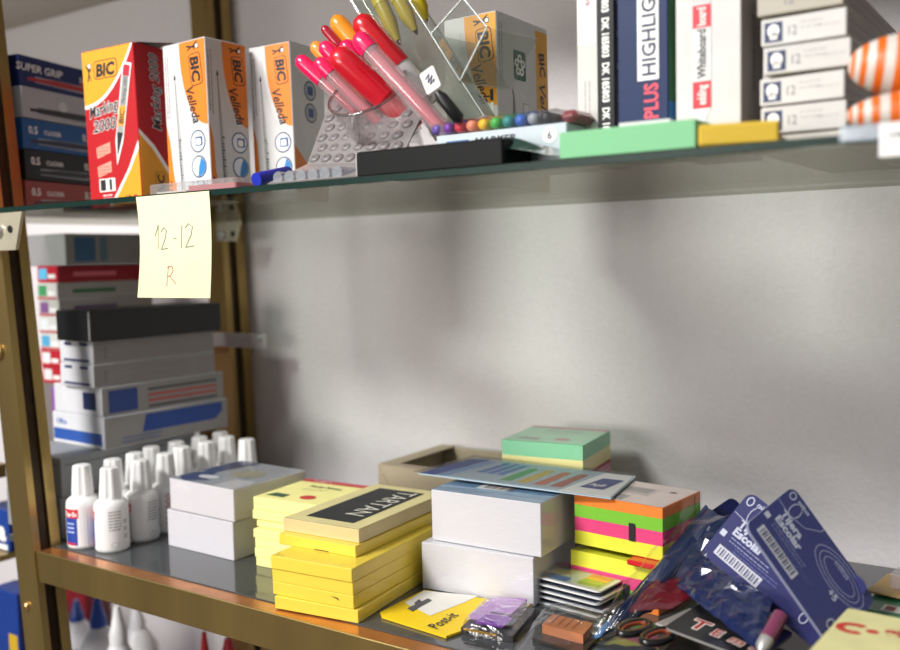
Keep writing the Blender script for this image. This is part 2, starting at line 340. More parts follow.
# whiteboard marker cartons, white with orange
def velleda(label, x, y, ang, w_, d_, h_, lean, mode):
    t = thing('marker_carton', label, 'box', M4=place(x, y, G, ang, lean)); mb = MB(); mb.box((-w_, 0, 0), (0, d_, h_), card('#d6d5d4'), .0006); F1, F2, F3 = faces3(w_, d_, h_)
    def face(f, wd, kind):
        def up_curve(x0, x1, y0, y1): return [(x0+(x1-x0)*i/12, y0+(y1-y0)*(1-math.sqrt(max(0, 1-(i/12)**2)))) for i in range(13)]
        org = YEL if mode == 'eco' and f is F1 else ORG if mode != 'eco' else ink('#dfa033')
        e = .0007; L = wd*.40
        pts = [(wd-e, h_-e), (L, h_-e)]+[(L+(wd-e-L)*(1-math.cos(a*math.pi/2)), h_*.95-(h_*.48)*math.sin(a*math.pi/2)) for a in [i/12 for i in range(13)]]
        g = [(px+(-.0022 if i > 0 else 0), py-(.003 if i > 1 else 0)) for i, (px, py) in enumerate(pts)]
        mb.line(f, [(max(e, px-.002), py-.002) for px, py in g[2:]], .0003, ink('#b9b9b7'))
        if kind == 'eco_side':
            mb.rect(f, wd-.021, e, wd-e, h_-.004, org); mb.rrect(f, .026, h_-.050, .046, h_-.026, .002, ink('#1d5c3d')); 
            for k in range(5): a = R(90+72*k); mb.disc(f, .036+.0052*math.cos(a), h_-.038+.0058*math.sin(a), .0034, WH, l=.0003); mb.disc(f, .036+.0052*math.cos(a), h_-.038+.0058*math.sin(a), .0014, ink('#1d5c3d'), l=.0004)
            mb.text(f, 'BIC', wd-.0165, h_-.022, .0135, BLK, -84, bold=.03, l=.0003); mb.text(f, 'Velleda', wd-.0170, h_-.046, .0150, BLK, -84, shear=.3, bold=.012, l=.0003, fit=.052)
            mb.poly(f, [(.024, h_-.058), (.0265, h_-.064), (.031, .03), (.030, .012), (.019, .012), (.021, .03)], ink('#7a7a78')); mb.poly(f, [(.0238, h_-.056), (.0245, h_-.062), (.0225, h_-.062)], BLK, .0003)
            greek(mb, f, .004, h_-.008, .05, 2, .0035, BLK, .0004, 1); mb.rrect(f, .040, .040, .050, .072, .001, ink('#555')); mb.rrect(f, .0405, .0405, .0495, .0715, .001, ink('#dddddb'), .0003); greek(mb, f, .042, .070, .028, 2, .0035, BLK, .0008, 1)
            return
        mb.poly(f, pts, org, .00012)
        ks = 1.0
        bic_logo(mb, f, wd*.60, h_-.0125, min(.0125, wd*.24), org, -84)
        mb.text(f, 'Velleda', wd*.50, h_-.040, .0140, BLK, -74, shear=.35, bold=.016, l=.0003, fit=.034)
        if mode == 'eco': 
            for k, cc in enumerate(('#1d1d1f', '#f4f3ef', '#b3202a')): mb.rect(f, wd-.007, .070-.0105*k, wd-.004, .079-.0105*k, ink(cc), .0003)
            mb.rrect(f, .012, .020, .020, .052, .001, ink('#777')); mb.rrect(f, .0125, .0205, .0195, .0515, .001, ink('#e6e6e4'), .0003); greek(mb, f, .014, .05, .028, 2, .003, BLK, .0007, 1); return
        x0 = wd*.26
        mb.poly(f, [(x0, h_*.80), (x0+.0012, h_*.76), (x0+.0055, h_*.30), (x0+.0075, .006), (x0+.0025, .006), (x0+.0005, h_*.30)], ink('#b9bab9')); mb.poly(f, [(x0, h_*.815), (x0+.0015, h_*.78), (x0-.0012, h_*.775)], BLK, .0003)
        mb.line(f, [(x0, h_*.79), (x0+.0022, h_*.30), (x0+.0035, .006)], .0006, ink('#555758'))
        for k in range(14): mb.rect(f, x0+.0018+random.uniform(0, .0015), .018+.0028*k, x0+.0035+random.uniform(0, .002), .0196+.0028*k, ink('#3c4245'), .0003)
        mb.poly(f, [(e, e), (wd*.22, e), (wd*.13, .026), (.0045, .055), (e, .070)], ORG, .00013); mb.rect(f, .0025, .016, .0045, .020, BLK, .0003); mb.rect(f, .0025, .009, .0045, .013, BLK, .0003)
        greek(mb, f, wd*.055, h_-.010, .055, 2, .0028, ink('#4c4c4c'), .0004, 1)
        for k, (yy, cc) in enumerate(((.052, '#2c4d86'), (.030, '#2b7fc0'), (.008, '#27609c'))):
            cx = wd*.74; rr_ = min(.0098, wd*.20); mb.disc(f, cx, yy, rr_, ink('#1d3b5c')); mb.disc(f, cx, yy, rr_*.88, ink('#dfe6ec'), l=.00022)
            if k % 2: mb.poly(f, [(cx, yy)]+[(cx+rr_*.85*math.cos(R(a)), yy+rr_*.85*math.sin(R(a))) for a in range(-100, 70, 12)], ink(cc), .00028)
            else: mb.rrect(f, cx-.003, yy-.004, cx+.006, yy+.004, .001, ink(cc), .00028); mb.rrect(f, cx-.002, yy-.003, cx+.004, yy+.0025, .001, WH, .00034)
    if mode == 'eco': face(F1, w_, 'front'); face(F2, d_, 'eco_side')
    elif mode == 'B':
        face(F1, w_, 'front'); 
        for yy in (.100, .080): mb.disc(F2, d_*.55, yy, .009, ink('#15233a')); mb.disc(F2, d_*.55, yy, .0078, ink('#aab0b6'), l=.00022); mb.rrect(F2, d_*.55-.004, yy-.004, d_*.55+.004, yy+.004, .001, ink('#2c4d86'), .0003)
        mb.poly(F2, [(.0007, .0007), (d_-.0007, .0007), (d_-.0007, .010), (.02, .032), (.0007, .050)], ORG)
    else: face(F1, w_, 'front'); face(F2, d_, 'front')
    mb.build('carton', t)
    MB().box((-w_+.001, .001, h_-.0002), (-.001, d_-.001, h_+.0007), card('#8d8b88' if mode != 'B' else '#2e2d2c'), .0003).build('lid', t)
velleda('white and orange marker carton in the middle of the left three cartons', -.0425, .0712, -1, .0565, .047, .140, -.8, 'A')
velleda('white and orange marker carton beside the clear pen tray', .0017, .1300, 6, .046, .050, .140, -1, 'B')
velleda('marker carton with yellow front and green square on grey side, behind the clear case', .1984, .1570, 0, .050, .085, .140, -.5, 'eco')

# stack of pen cartons at the far left
cols = [('#a04a44', '0.7', '#5b1718'), ('#1c1d22', '0.7', '#111113'), ('#1f5c9a', '0.7', '#1b2440'), ('#b9bcc0', '', '#202228'), ('#1c2c63', 'SUPER GRIP', '#b4232d')]
labs = ['brick red pen carton at the bottom of the left pen stack', 'black pen carton, second from the bottom of the left pen stack', 'blue pen carton in the middle of the left pen stack',
        'pale grey pen carton second from the top of the left pen stack', 'navy pen carton with red pen picture topping the left pen stack']
for k, (c0, s0, pc) in enumerate(cols):
    hh = .0298; mb = MB(); mb.box((-.075, 0, 0), (0, .15, hh), card(c0), .0005); F1, F2, F3 = faces3(.075, .15, hh)
    mb.poly(F2, [(.020, .0055), (.085, .0045), (.105, .0075), (.108, .010), (.100, .0125), (.02, .0115)], ink('#9aa0aa') if k != 3 else ink('#6c7078'), .00013)
    mb.poly(F2, [(.010, .0065), (.06, .006), (.090, .0065), (.102, .009), (.098, .0115), (.05, .0115), (.010, .0095)], ink(pc), .0002)
    if k == 4:
        mb.text(F2, 'SUPER GRIP', -.004, .0155, .010, WH, bold=.02, shear=.1, fit=.062); mb.text(F2, 'DEEP', .082, .016, .007, WH, bold=.02); mb.rect(F2, .082, .0135, .108, .0155, RED)
    elif k == 3: mb.disc(F2, .055, .016, .006, ink('#d4d7dc'), .005); mb.disc(F2, .1, .017, .007, ink('#e9eef4'), .002)
    else: mb.text(F2, '0.7', .082, .0155, .010, WH, bold=.03); mb.text(F2, '0.5', .008, .0155, .010, WH, bold=.03); mb.text(F2, 'CLICKER', .028, .016, .006, WH, bold=.02); greek(mb, F2, .104, .022, .03, 2, .004, WH, .0008)
    mb.build('pen_carton', label=labs[k], cat='box', group='pen cartons stacked at the left end of the glass', M4=place(-.2665+.0015*(k % 2), .036, G+k*(hh+.0003), 14))

# cartons standing on end to the right
def upright(name, label, x0, x1, y, d, hh, col, side=None, deco=None, ang=0):
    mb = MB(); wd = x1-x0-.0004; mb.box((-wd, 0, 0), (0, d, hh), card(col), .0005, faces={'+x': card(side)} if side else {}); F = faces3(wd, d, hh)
    if deco: deco(mb, F, wd, d, hh)
    return mb.build(name, label=label, cat='box', group=None, M4=place(x1, y, G, ang))
def dk(mb, F, wd, d, hh):
    for k in range(4): mb.text(F[0], 'DK 185803', wd*.32, .1195-.0276*k, .0066, WH, -90, bold=.035, fit=.0245)
    for k in range(6): mb.rect(F[1], .004, .02+.02*k, .008, .024+.02*k, ink('#c7cbd6'))
def plain(mb, F, wd, d, hh):
    greek(mb, F[0], wd*.35, .055, .03, 2, .003, ink('#aaa'), .0004, 1); mb.rect(F[0], .0006, .078, wd-.0006, hh-.0006, ink('#dad8d6')); mb.text(F[0], 'textmark', wd*.45, .120, .005, ink('#a8556c'), -90, bold=.02)
def hilite(mb, F, wd, d, hh):
    mb.rect(F[0], wd*.40, .0495, wd*.82, hh-.002, WH); mb.text(F[0], 'HIGHLIGHTER', wd*.76, .0515, .0125, ink('#23284a'), 90, bold=.02, fit=.076, l=.0003); mb.text(F[0], 'PLUS', wd*.80, .0260, .0125, ink('#e8475c'), 90, bold=.03, fit=.0215)
    for z0, z1, c0 in ((.003, .016, '#caa226'), (.016, .025, '#b02050'), (.025, .036, '#2a7ab8'), (.036, .125, '#2f6a3e'), (.125, .149, '#1c1c24')): mb.rect(F[1], .0006, z0, d-.001, z1, ink(c0))
def wboard(mb, F, wd, d, hh):
    f = F[0]; a, b = wd*.27, wd*.55
    mb.rect(f, a-.0004, .030, b+.0004, hh-.001, ink('#c9c9c9')); mb.rect(f, a, .045, b, .076, ink('#d9d7d4'), .0003); mb.rect(f, a, .029, b, .0445, ink('#cf2233'), .0004); mb.rect(f, a, .0755, b, .0885, ink('#cf2233'), .0004)
    mb.text(f, 'Whiteboard', b-.0030, .0465, .0075, BLK, 90, bold=.02, fit=.028, l=.0005); mb.text(f, 'edding', b-.003, .0310, .0075, WH, 90, bold=.02, fit=.0115, l=.0005); mb.text(f, 'board', b-.003, .0765, .0075, WH, 90, bold=.02, fit=.0105, l=.0005)
    mb.poly(f, [(a, .029), (b, .029), ((a+b)/2+.0022, .0235), ((a+b)/2+.0018, .004), ((a+b)/2-.0018, .004), ((a+b)/2-.0022, .019)], ink('#dedede'), .0003)
    mb.text(F[1], 'whiteboard marker', d*.6, .040, .008, ink('#3b3836'), 90, bold=.01, fit=.075); mb.rect(F[1], .001, .001, d-.002, .016, ink('#9c2347'))
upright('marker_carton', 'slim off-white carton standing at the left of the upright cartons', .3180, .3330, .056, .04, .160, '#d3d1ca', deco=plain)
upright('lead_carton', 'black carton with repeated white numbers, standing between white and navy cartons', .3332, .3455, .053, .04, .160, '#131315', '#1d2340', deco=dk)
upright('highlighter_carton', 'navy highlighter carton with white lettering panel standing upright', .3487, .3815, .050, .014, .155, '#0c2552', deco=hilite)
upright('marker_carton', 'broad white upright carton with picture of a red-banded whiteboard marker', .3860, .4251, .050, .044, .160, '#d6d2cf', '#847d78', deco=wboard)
# pencil cartons stacked flat
lab5 = ['white pencil carton lowest of the stack beside the striped erasers', 'white pencil carton second from bottom of the stack beside the striped erasers', 'white pencil carton third from bottom, stack beside the striped erasers', 'white pencil carton just below the beige one']
MB().box((-.048, 0, 0), (0, .18, .0100), card('#dcd8cf'), .0004).build('card_sheaf', label='thin pale carton lying under the white pencil cartons', cat='box', M4=place(.4815, .052, G, 0))
for k in range(5):
    hh = .0150; z = G+.0104+k*.0165; jx = (.001, -.0003, .003, .0005, -.001)[k]
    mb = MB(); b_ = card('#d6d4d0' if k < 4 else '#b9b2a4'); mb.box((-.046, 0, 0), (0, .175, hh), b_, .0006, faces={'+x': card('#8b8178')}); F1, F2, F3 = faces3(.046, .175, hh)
    if k < 4:
        mb.rect(F1, .0020, .0018, .0120, .0128, NAVY); mb.disc(F1, .0070, .0080, .0033, WH, .0037, l=.0003); mb.poly(F1, [(.005, .0032), (.0092, .0032), (.0092, .0070), (.0055, .0075)], WH, .0003)
    mb.text(F1, '12', .0140, .0045, .0075, ink('#8a8a90'), fit=.0060); greek(mb, F1, .0215, .0105, .012, 2, .003, ink('#b9b7b5'), .0004); greek(mb, F1, .031, .007, .012, 1, .003, ink('#c9c7c5'), .0008)
    for yy in (.004, .009): mb.rect(F2, .003, yy, .172, yy+.0006, ink('#5f574f'))
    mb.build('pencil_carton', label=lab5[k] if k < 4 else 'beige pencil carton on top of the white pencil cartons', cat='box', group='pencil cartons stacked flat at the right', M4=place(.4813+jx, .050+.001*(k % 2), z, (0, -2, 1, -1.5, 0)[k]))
# striped erasers
def striped(label, cx, cy, cz, a, b, c, yaw, pitch, nst):
    mb = MB(); n = 48; om = M('#e4690a', .45); wm = M('#d9d2c8', .45)
    prof = [(math.sin(math.pi*i/n)**.95, -math.cos(math.pi*i/n)) for i in range(n+1)]
    for i in range(n):
        r1, z1 = prof[i]; r2, z2 = prof[i+1]; vs = []
        for (r_, z_) in ((r1, z1), (r2, z2)):
            for k in range(28): t_ = 2*math.pi*k/28; vs.append((z_*a, r_*b*math.cos(t_), r_*c*math.sin(t_)))
        s_ = i/n*nst+.01; mb.add(vs, [(k, (k+1) % 28, 28+(k+1) % 28, 28+k) for k in range(28)], om if int(s_*2) % 2 == 0 else wm, True)
    mb.build('striped_eraser', label=label, cat='eraser', group='orange and white striped erasers', M4=Matrix.Translation((cx, cy, cz)) @ Matrix.Rotation(R(yaw), 4, 'Z') @ Matrix.Rotation(R(pitch), 4, 'Y'))
p = at(934, 128, y=.022); striped('orange striped eraser lying on the glass behind the price tag', p.x, .022, G+.0115, .040, .014, .0115, 12, 0, 12)
p = at(938, 66, y=.04); striped('larger orange striped eraser resting on the lower one', p.x, .044, G+.0360, .043, .020, .0185, 14, 6, 12)

# low things along the front edge of the glass
mb = MB().box((-.115, 0, 0), (0, .055, .0168), M('#0a0a0b', .55, spec=.2), .0012)
mb.rect(Frame((-.115, 0, 0), (1, 0, 0), (0, 0, 1)), .0003, .001, .0009, .016, ink('#b9b7b4')); mb.build('pen_case', label='long black flat case lying at the front edge of the glass', cat='case', M4=place(.2985, -.005, G, 0))
mb = MB().box((-.098, 0, 0), (0, .055, .0268), card('#c3ced3'), .0005); F1, F2, F3 = faces3(.098, .055, .0268)
mb.text(F1, 'MARKER', .030, .0190, .0056, ink('#33373b'), bold=.03, shear=.2, fit=.032); mb.disc(F1, .0865, .0200, .0050, WH, l=.0003); mb.text(F1, '6', .0846, .0175, .0068, BLK, bold=.01, l=.0005); mb.rect(F1, .008, .0185, .026, .0225, ink('#3f6f9b'))
mb.build('marker_carton', label='flat pale blue-grey carton marked 6 under the rainbow marker case', cat='box', M4=place(.3235, .030, G, 0))
# case of small markers with coloured ends
t = thing('marker_case', 'slim clear case of ten small markers with rainbow coloured ends', 'case', M4=place(.3300, .030, G+.0270, 0))
MB().box((-.112, 0, .0), (-.012, .05, .0092), clear('case_clear', (.93, .93, .93), .05, .1), .002).build('case', t)
MB().box((-.012, .001, .0), (.000, .05, .0075), M('#8d4a4e', .3, coat=.5), .003).build('end_cap', t)
for k, c0 in enumerate(('#6b4fae', '#7a35a0', '#d8323f', '#f2906c', '#f3c11d', '#41b649', '#1f8c8a', '#2f66c4', '#9aa1a8', '#2a2a2e')):
    MB().lathe([(.001, 0), (.0032, .0006), (.0037, .002), (.0037, .045)], M(c0, .35)).build('small_marker', t, label=None, M4=place(.3300, .030, G+.0270) @ Matrix.Translation((-.1060+.0093*k, .001, .0046)) @ Matrix.Rotation(R(-90), 4, 'X'))
# bag corner and pads
p = at(536, 150, y=.0); mb = MB(); fr = Frame((0, 0, 0), (1, 0, 0), (0, 0, 1))
n = 7; vs = []; fs = []
for i in range(n):
    for j in range(4): vs.append((-.024+.008*i, .002+.012*j, .0010+max(0, .0165*(1-i/6.5)+random.uniform(-.0015, .0015))*(1 if j else .6)))
for i in range(n-1):
    for j in range(3): a = i*4+j; fs.append((a, a+4, a+5, a+1))
mb.add(vs, fs, M('#27473f', .25, coat=.6)); mb.add([(x, y, .0002) for x, y, z in vs], [f[::-1] for f in fs], M('#27473f', .25, coat=.6))
mb.build('plastic_sachet', label='small dark green crumpled sachet between the black case and green pad', cat='sachet', M4=place(p.x, -.003, G, 0))
mb = MB().box((-.0805, 0, 0), (0, .075, .0150), paper('#82c490'), .0004); mb.build('sticky_note_pad', label='mint green sticky note pad at the front edge of the glass', cat='note pad', M4=place(.4195, -.0095, G, 0))
mb = MB().box((-.001, 0, 0), (.040, .050, .0118), paper('#d9b63a'), .0015); mb.build('sticky_note_pad', label='mustard yellow sticky note pad touching the mint green one', cat='note pad', M4=place(.4215, -.0085, G, 16))
MB().box((0, 0, 0), (.030, .035, .0040), card('#d8d6d4'), .0003).build('paper_slip', label='small white slip lying on the mint green pad', cat='paper', M4=place(.369, .006, G+.0151, 4))
# clear flat box under the white and orange cartons
p = at(172, 190, y=.052); t = thing('flat_clear_box', 'flat clear plastic box with pink strip in front of the orange cartons', 'box', M4=place(p.x, .028, G, 0))
MB().box((0, 0, 0), (.104, .040, .0125), clear('clear_box', (.9, .9, .9), .06, .1, haze=.12), .001).build('case', t)
MB().box((.045, .003, .001), (.102, .036, .009), M('#b85a5c', .5), .001).build('pink_insert', t); MB().box((.004, .003, .001), (.043, .036, .006), M('#c9c2bc', .5), .001).build('paper_insert', t)

# price tag holder at the right end
p = at(838, 141, y=-.013); t = thing('price_tag_holder', 'clear clip holding a white price tag on the glass edge at the right', 'price tag', (p.x, -.0132, p.z-.001))
MB().box((0, 0, 0), (.020, .0025, .008), clear('clip_clear', (.75, .82, .88), .08, .15, haze=.3), .001).build('clip', t)
mb = MB().box((.0185, -.0015, -.0085), (.055, -.0008, .0075), card('#efedea'), .0002); fr = Frame((.0185, -.0015, -.0085), (1, 0, 0), (0, 0, 1)); greek(mb, fr, .005, .009, .022, 1, .004, ink('#9a9a98'), .0014); mb.build('tag', t)

# note paper hanging from the glass edge
L = at(136, 199, y=-.0112); Rr = at(209, 193, y=-.0112); wN = Rr.x-L.x; zN = G-.0012; hN = .0800
def warpN(a, b, l):
    s = -b/hN; return Vector((L.x+a+.0068*math.sin(s*math.pi)*(1-.35*a/wN)+.0015*s, -.0112-.003*math.sin(s*2.6)-.0025*s-.0015*math.sin(a/wN*3.1)*s-l, zN+b))
fN = Frame((0, 0, 0), (1, 0, 0), (0, 0, 1), warp=warpN); mb = MB(); vs = []; fs = []; nn = 14
pm = M('#dcdcb2', .7, noise_amt=.02)
for i in range(nn+1):
    for j in range(nn+1): vs.append(warpN(wN*i/nn, -hN*j/nn, 0))
for i in range(nn):
    for j in range(nn): a = i*(nn+1)+j; fs.append((a, a+1, a+nn+2, a+nn+1))
mb.add(vs, fs, pm, True); mb.add([v+Vector((0, .00015, 0)) for v in vs], [f[::-1] for f in fs], pm, True)
pen = ink('#7f7f74'); k = wN/.075
for s_ in ([(.020, -.032), (.0245, -.023), (.0235, -.042)], [(.0275, -.029), (.031, -.0255), (.034, -.028), (.0325, -.034), (.0275, -.0425), (.036, -.0415)], [(.042, -.0345), (.046, -.0345)],
           [(.0525, -.0245), (.0515, -.042)], [(.056, -.027), (.060, -.0235), (.0645, -.026), (.063, -.032), (.0565, -.0415), (.066, -.0405)]): mb.line(fN, s_, .00065, pen, .0003)
for s_ in ([(.037, -.055), (.0365, -.071)], [(.0355, -.0565), (.041, -.0555), (.043, -.059), (.0405, -.0625), (.037, -.0635)], [(.039, -.063), (.0475, -.0695)]): mb.line(fN, s_, .0005, ink('#c0505a'), .0003)
mb.build('paper_note', label='pale yellow paper note hanging from the glass edge with handwriting 12-12 R', cat='note')

# ------------------------------------------------------------------ clear organiser with pens
def panel(mb, pts, t_, mat):
    n_ = (pts[1]-pts[0]).cross(pts[2]-pts[1]).normalized()*t_; k = len(pts)
    mb.add(list(pts)+[q+n_ for q in pts], [tuple(range(k))[::-1], tuple(range(k, 2*k))]+[(i, (i+1) % k, (i+1) % k+k, i+k) for i in range(k)], mat)
t = thing('pen_organiser', 'clear plastic pen organiser with a dimpled sloping panel at the front of the glass', 'organiser', (at(300, 182, y=.02).x, .02, G))
inv = Matrix.Translation(-t.location)
def tb(mb, name, lab=None):
    o = mb.build(name, t, lab); o.matrix_parent_inverse = inv; o.matrix_world = Matrix.Identity(4); return o
A0 = at(268, 186, y=-.004); A0.z = G+.0005; B0 = at(362, 186, y=-.004); B0.z = G+.0005
A1 = at(330, 104, y=.075); B1 = at(432, 96, y=.065); mid = at(308, 165, y=.035); mid2 = at(400, 163, y=.035)
mb = MB(); panel(mb, [A0, B0, mid2, mid], .001, ACRYB); panel(mb, [mid, mid2, B1, A1], .001, ACRYB)
dm = clear('dimple_clear', (.30, .27, .27), .02, .3, haze=.6)
e1 = (mid2-mid); e2 = (A1-mid); nrm = e1.cross(e2).normalized(); 
if nrm.y > 0: nrm = -nrm
for i in range(7):
    for j in range(6):
        q = mid.lerp(mid2, (i+.5+.35*(j % 2))/7.6).lerp(A1.lerp(B1, (i+.5+.35*(j % 2))/7.6), (j+.5)/6.2)+nrm*.0012; Mq = Matrix.Translation(q) @ nrm.to_track_quat('Z', 'Y').to_matrix().to_4x4()
        mb.lathe([(.0054, 0), (.0050, .0010), (.0034, .0017), (.0008, .0019)], dm, 14, M4=Mq @ Matrix.Diagonal((1, .75, 1, 1)), cap=False)
tb(mb, 'dimpled_panel')
mb = MB()
for i in range(6):
    q = A0.lerp(B0, (i+.7)/7.8); mb.lathe([(.0046, 0), (.0046, .050)], clear('scallop_clear', (.78, .82, .86), .1, .1, haze=.2), 14, M4=Matrix.Translation((q.x, q.y+.002, G+.0048)) @ Matrix.Rotation(R(-90), 4, 'X'))
tb(mb, 'scalloped_tray')
# tilted cup
c0_, c1_ = at(400, 160, y=.082), at(367, 90, y=.040); tilt = axis(c0_, c1_); cl = (c1_-c0_).length
mb = MB().lathe([(.021, 0), (.0300, cl*.98), (.0308, cl), (.0292, cl), (.020, .001)], clear('cup_clear', (.93, .92, .92), .03, .06), 36, M4=tilt, cap=False).lathe([(.0310, cl-.0012), (.0310, cl+.0004), (.0290, cl+.0004), (.0290, cl-.0012)], clear('rim_clear', (.5, .5, .5), .1, .15), 36, M4=tilt, cap=False); tb(mb, 'pen_cup')
def marker(name, label, c, e, rad, yc, ye, body, cap, caplen, group, cat='marker', clearbody=False):
    p = at(*c, y=yc); q = at(*e, y=ye); tt = thing(name, label, cat, group=group, M4=axis(p, q)); Ln = (q-p).length; M0 = axis(p, q)
    cm = M(cap, .28, coat=.4, noise_amt=.03)
    MB().lathe([(.0005, -.0006), (rad*.55, .0), (rad*.9, rad*.45), (rad, rad*1.1), (rad, caplen)], cm, 20).build('cap', tt)
    bm = clear('barrel_clear', (.92, .80, .82), .04, .08, haze=.22) if clearbody else M(body, .3, coat=.3)
    MB().lathe([(rad*.93, caplen-.001), (rad*.93, Ln*.93), (rad*.6, Ln)], bm, 20).build('barrel', tt)
    if clearbody: MB().lathe([(rad*.6, caplen), (rad*.6, Ln*.9)], M('#cf2b4a', .4), 12).build('ink_core', tt)
    return tt
gp = 'pink capped markers in the clear cup'; PK = '#f0125a'
marker('marker_pen', 'pink capped clear marker furthest left in the cup', (298, 58), (398, 150), 0.0059, .045, .075, '#d4304a', PK, .026, gp, clearbody=True)
marker('marker_pen', 'pink capped marker second from left, in front of the red marker', (317, 60), (408, 152), 0.0061, .036, .066, '#d4304a', PK, .015, gp, clearbody=True)
marker('marker_pen', 'pink capped marker under the left orange highlighter', (322, 44), (412, 136), 0.0064, .052, .082, '#d4304a', PK, .018, gp, clearbody=True)
marker('marker_pen', 'pink capped marker between the two red markers, half hidden', (343, 42), (418, 132), 0.0065, .060, .092, '#d4304a', PK, .016, gp, clearbody=True)
marker('marker_pen', 'pink capped clear marker in front, nearest the price card', (357, 36), (452, 140), 0.0073, .024, .040, '#d4304a', PK, .015, gp, clearbody=True)
marker('marker_pen', 'thick red marker low in the middle of the cup', (334, 52), (418, 128), .0100, .034, .070, '#c40f24', '#cc1026', .050, 'red markers in the clear cup')
marker('marker_pen', 'thick red marker upper right, leaning on the clear case', (358, 18), (432, 104), .0092, .046, .074, '#e9e4e2', '#c8101f', .046, 'red markers in the clear cup')
marker('marker_pen', 'thin dark crimson pen between the orange highlighters', (323, 27), (402, 118), .0036, .062, .088, '#a50e2c', '#a50e2c', .02, None)
marker('highlighter_pen', 'orange capped highlighter at the upper middle of the cup', (334, 18), (410, 106), .0072, .068, .090, '#f08a20', '#f8921e', .030, 'orange highlighters in the clear cup')
marker('highlighter_pen', 'orange capped highlighter mostly hidden behind the pink caps', (313, 44), (395, 128), .0058, .066, .090, '#f0983a', '#f5973c', .028, 'orange highlighters in the clear cup')
MB().lathe([(.0050, 0), (.0052, .004), (.0052, .034), (.004, .036)], M('#1d2fb0', .35)).build('marker_pen', label='blue ended marker lying on the glass in front of the dimpled panel', cat='marker', M4=Matrix.Translation((at(264, 178, y=.008).x-.002, .002, G+.0054)) @ Matrix.Rotation(R(-78), 4, 'X'))
# tilted clear display case with yellow highlighters
def pt(px, py, y): return at(px, py, y=y)
t = thing('display_case', 'large tilted clear display case of yellow highlighters above the pen cup', 'case', (pt(440, 100, .10).x, .10, G))
inv = Matrix.Translation(-t.location)
o0 = pt(486, 116, .085); ax = (pt(392, -24, .085)-o0); bx_ = (pt(462, 134, .085)-pt(486, 116, .085)); dx = Vector((.012, .058, .012)); ax2 = ax
c1 = o0; c2 = o0+ax*1.05; mb = MB(); wv = Vector((-.008, .030, .002)); 
c1 = pt(484, 116, .07); c2 = pt(404, -8, .07); c3 = pt(330, 4-40, .085); c4 = pt(436, 140, .08)
for a_, b_ in (((c1, c2), wv), ((c4, c3), wv)): panel(mb, [a_[0], a_[1], a_[1]+wv, a_[0]+wv], .0012, ACRY)
panel(mb, [c1, c4, c4+wv, c1+wv], .0012, ACRY); panel(mb, [c1+wv, c2+wv, c3+wv, c4+wv], .0012, ACRY); panel(mb, [c1, c2, c3, c4], .0012, ACRY)
e0 = pt(463, -2, .045); e1_ = pt(487, 27, .045); e2_ = pt(460, 81, .045); e3_ = pt(431, 34, .045); w2 = Vector((.01, .05, .0))
panel(mb, [e0, e1_, e2_, e3_], .0015, ACRY); panel(mb, [e1_, e2_, e2_+w2, e1_+w2], .0015, ACRY); panel(mb, [e2_, e3_, e3_+w2, e2_+w2], .0015, ACRY)
tb(mb, 'shell')
mb = MB()
for a_, b_ in ((c1, c2), (c1, c1+wv), (c4, c3), (c4, c1), (c1+wv, c2+wv), (e0, e1_), (e1_, e2_), (e2_, e3_), (e3_, e0)):
    mb.lathe([(.0007, 0), (.0007, (b_-a_).length)], clear('edge_clear', (.8, .86, .83), .3, .15, haze=.35), 8, M4=axis(a_, b_))
tb(mb, 'moulded_edge')
t_low = pt(470, 122, .09)
for k, (a_, b_, lab) in enumerate((((368, -24), (399, 42), 'left'), ((386, -24), (416, 32), 'middle'), ((408, -24), (426, 22), 'right'))):
    p = pt(*a_, .085); q = pt(*b_, .085); tt = thing('highlighter_pen', f'{lab} yellow highlighter inside the tilted clear case, black tip down', 'highlighter', group='yellow highlighters in the clear case', M4=axis(p, q)); Ln = (q-p).length
    MB().lathe([(.0062, 0), (.0062, Ln*.45)], M('#d2bd12', .3, coat=.3), 18).build('barrel', tt); MB().lathe([(.0058, Ln*.45), (.0058, Ln*.72), (.0022, Ln*.98)], M('#c0a60e', .35), 18).build('cap', tt); MB().lathe([(.0026, Ln*.93), (.0008, Ln*1.04)], M('#15150f', .4), 14).build('tip', tt)
# price card with black strap
p = pt(430, 80, .022); Mc = Matrix.Translation(p) @ Matrix.Rotation(R(-24), 4, 'Y'); t = thing('price_card', 'small white rounded card with blue squiggle hanging on the clear case', 'card', M4=Mc)
fr = Frame((0, 0, 0), (1, 0, 0), (0, 0, 1)); mb = MB().slab(fr, rr(-.0062, -.0078, .0062, .0078, .0016), .0006, card('#e7e2da')); fr = Frame((0, -.0002, 0), (1, 0, 0), (0, 0, 1))
mb.line(fr, [(-.003, .002), (.001, .004), (-.002, -.001), (.003, .002), (-.001, -.003), (.0035, -.001), (.002, -.003)], .0006, NAVY, .0002); mb.build('card', t)
a_ = pt(437, 92, .024); b_ = pt(459, 119, .030); MB().lathe([(.0022, 0), (.0042, .005), (.0042, (b_-a_).length), (.002, (b_-a_).length+.002)], M('#1b1a1b', .4), 12).build('black_strap', t, M4=axis(a_, b_))

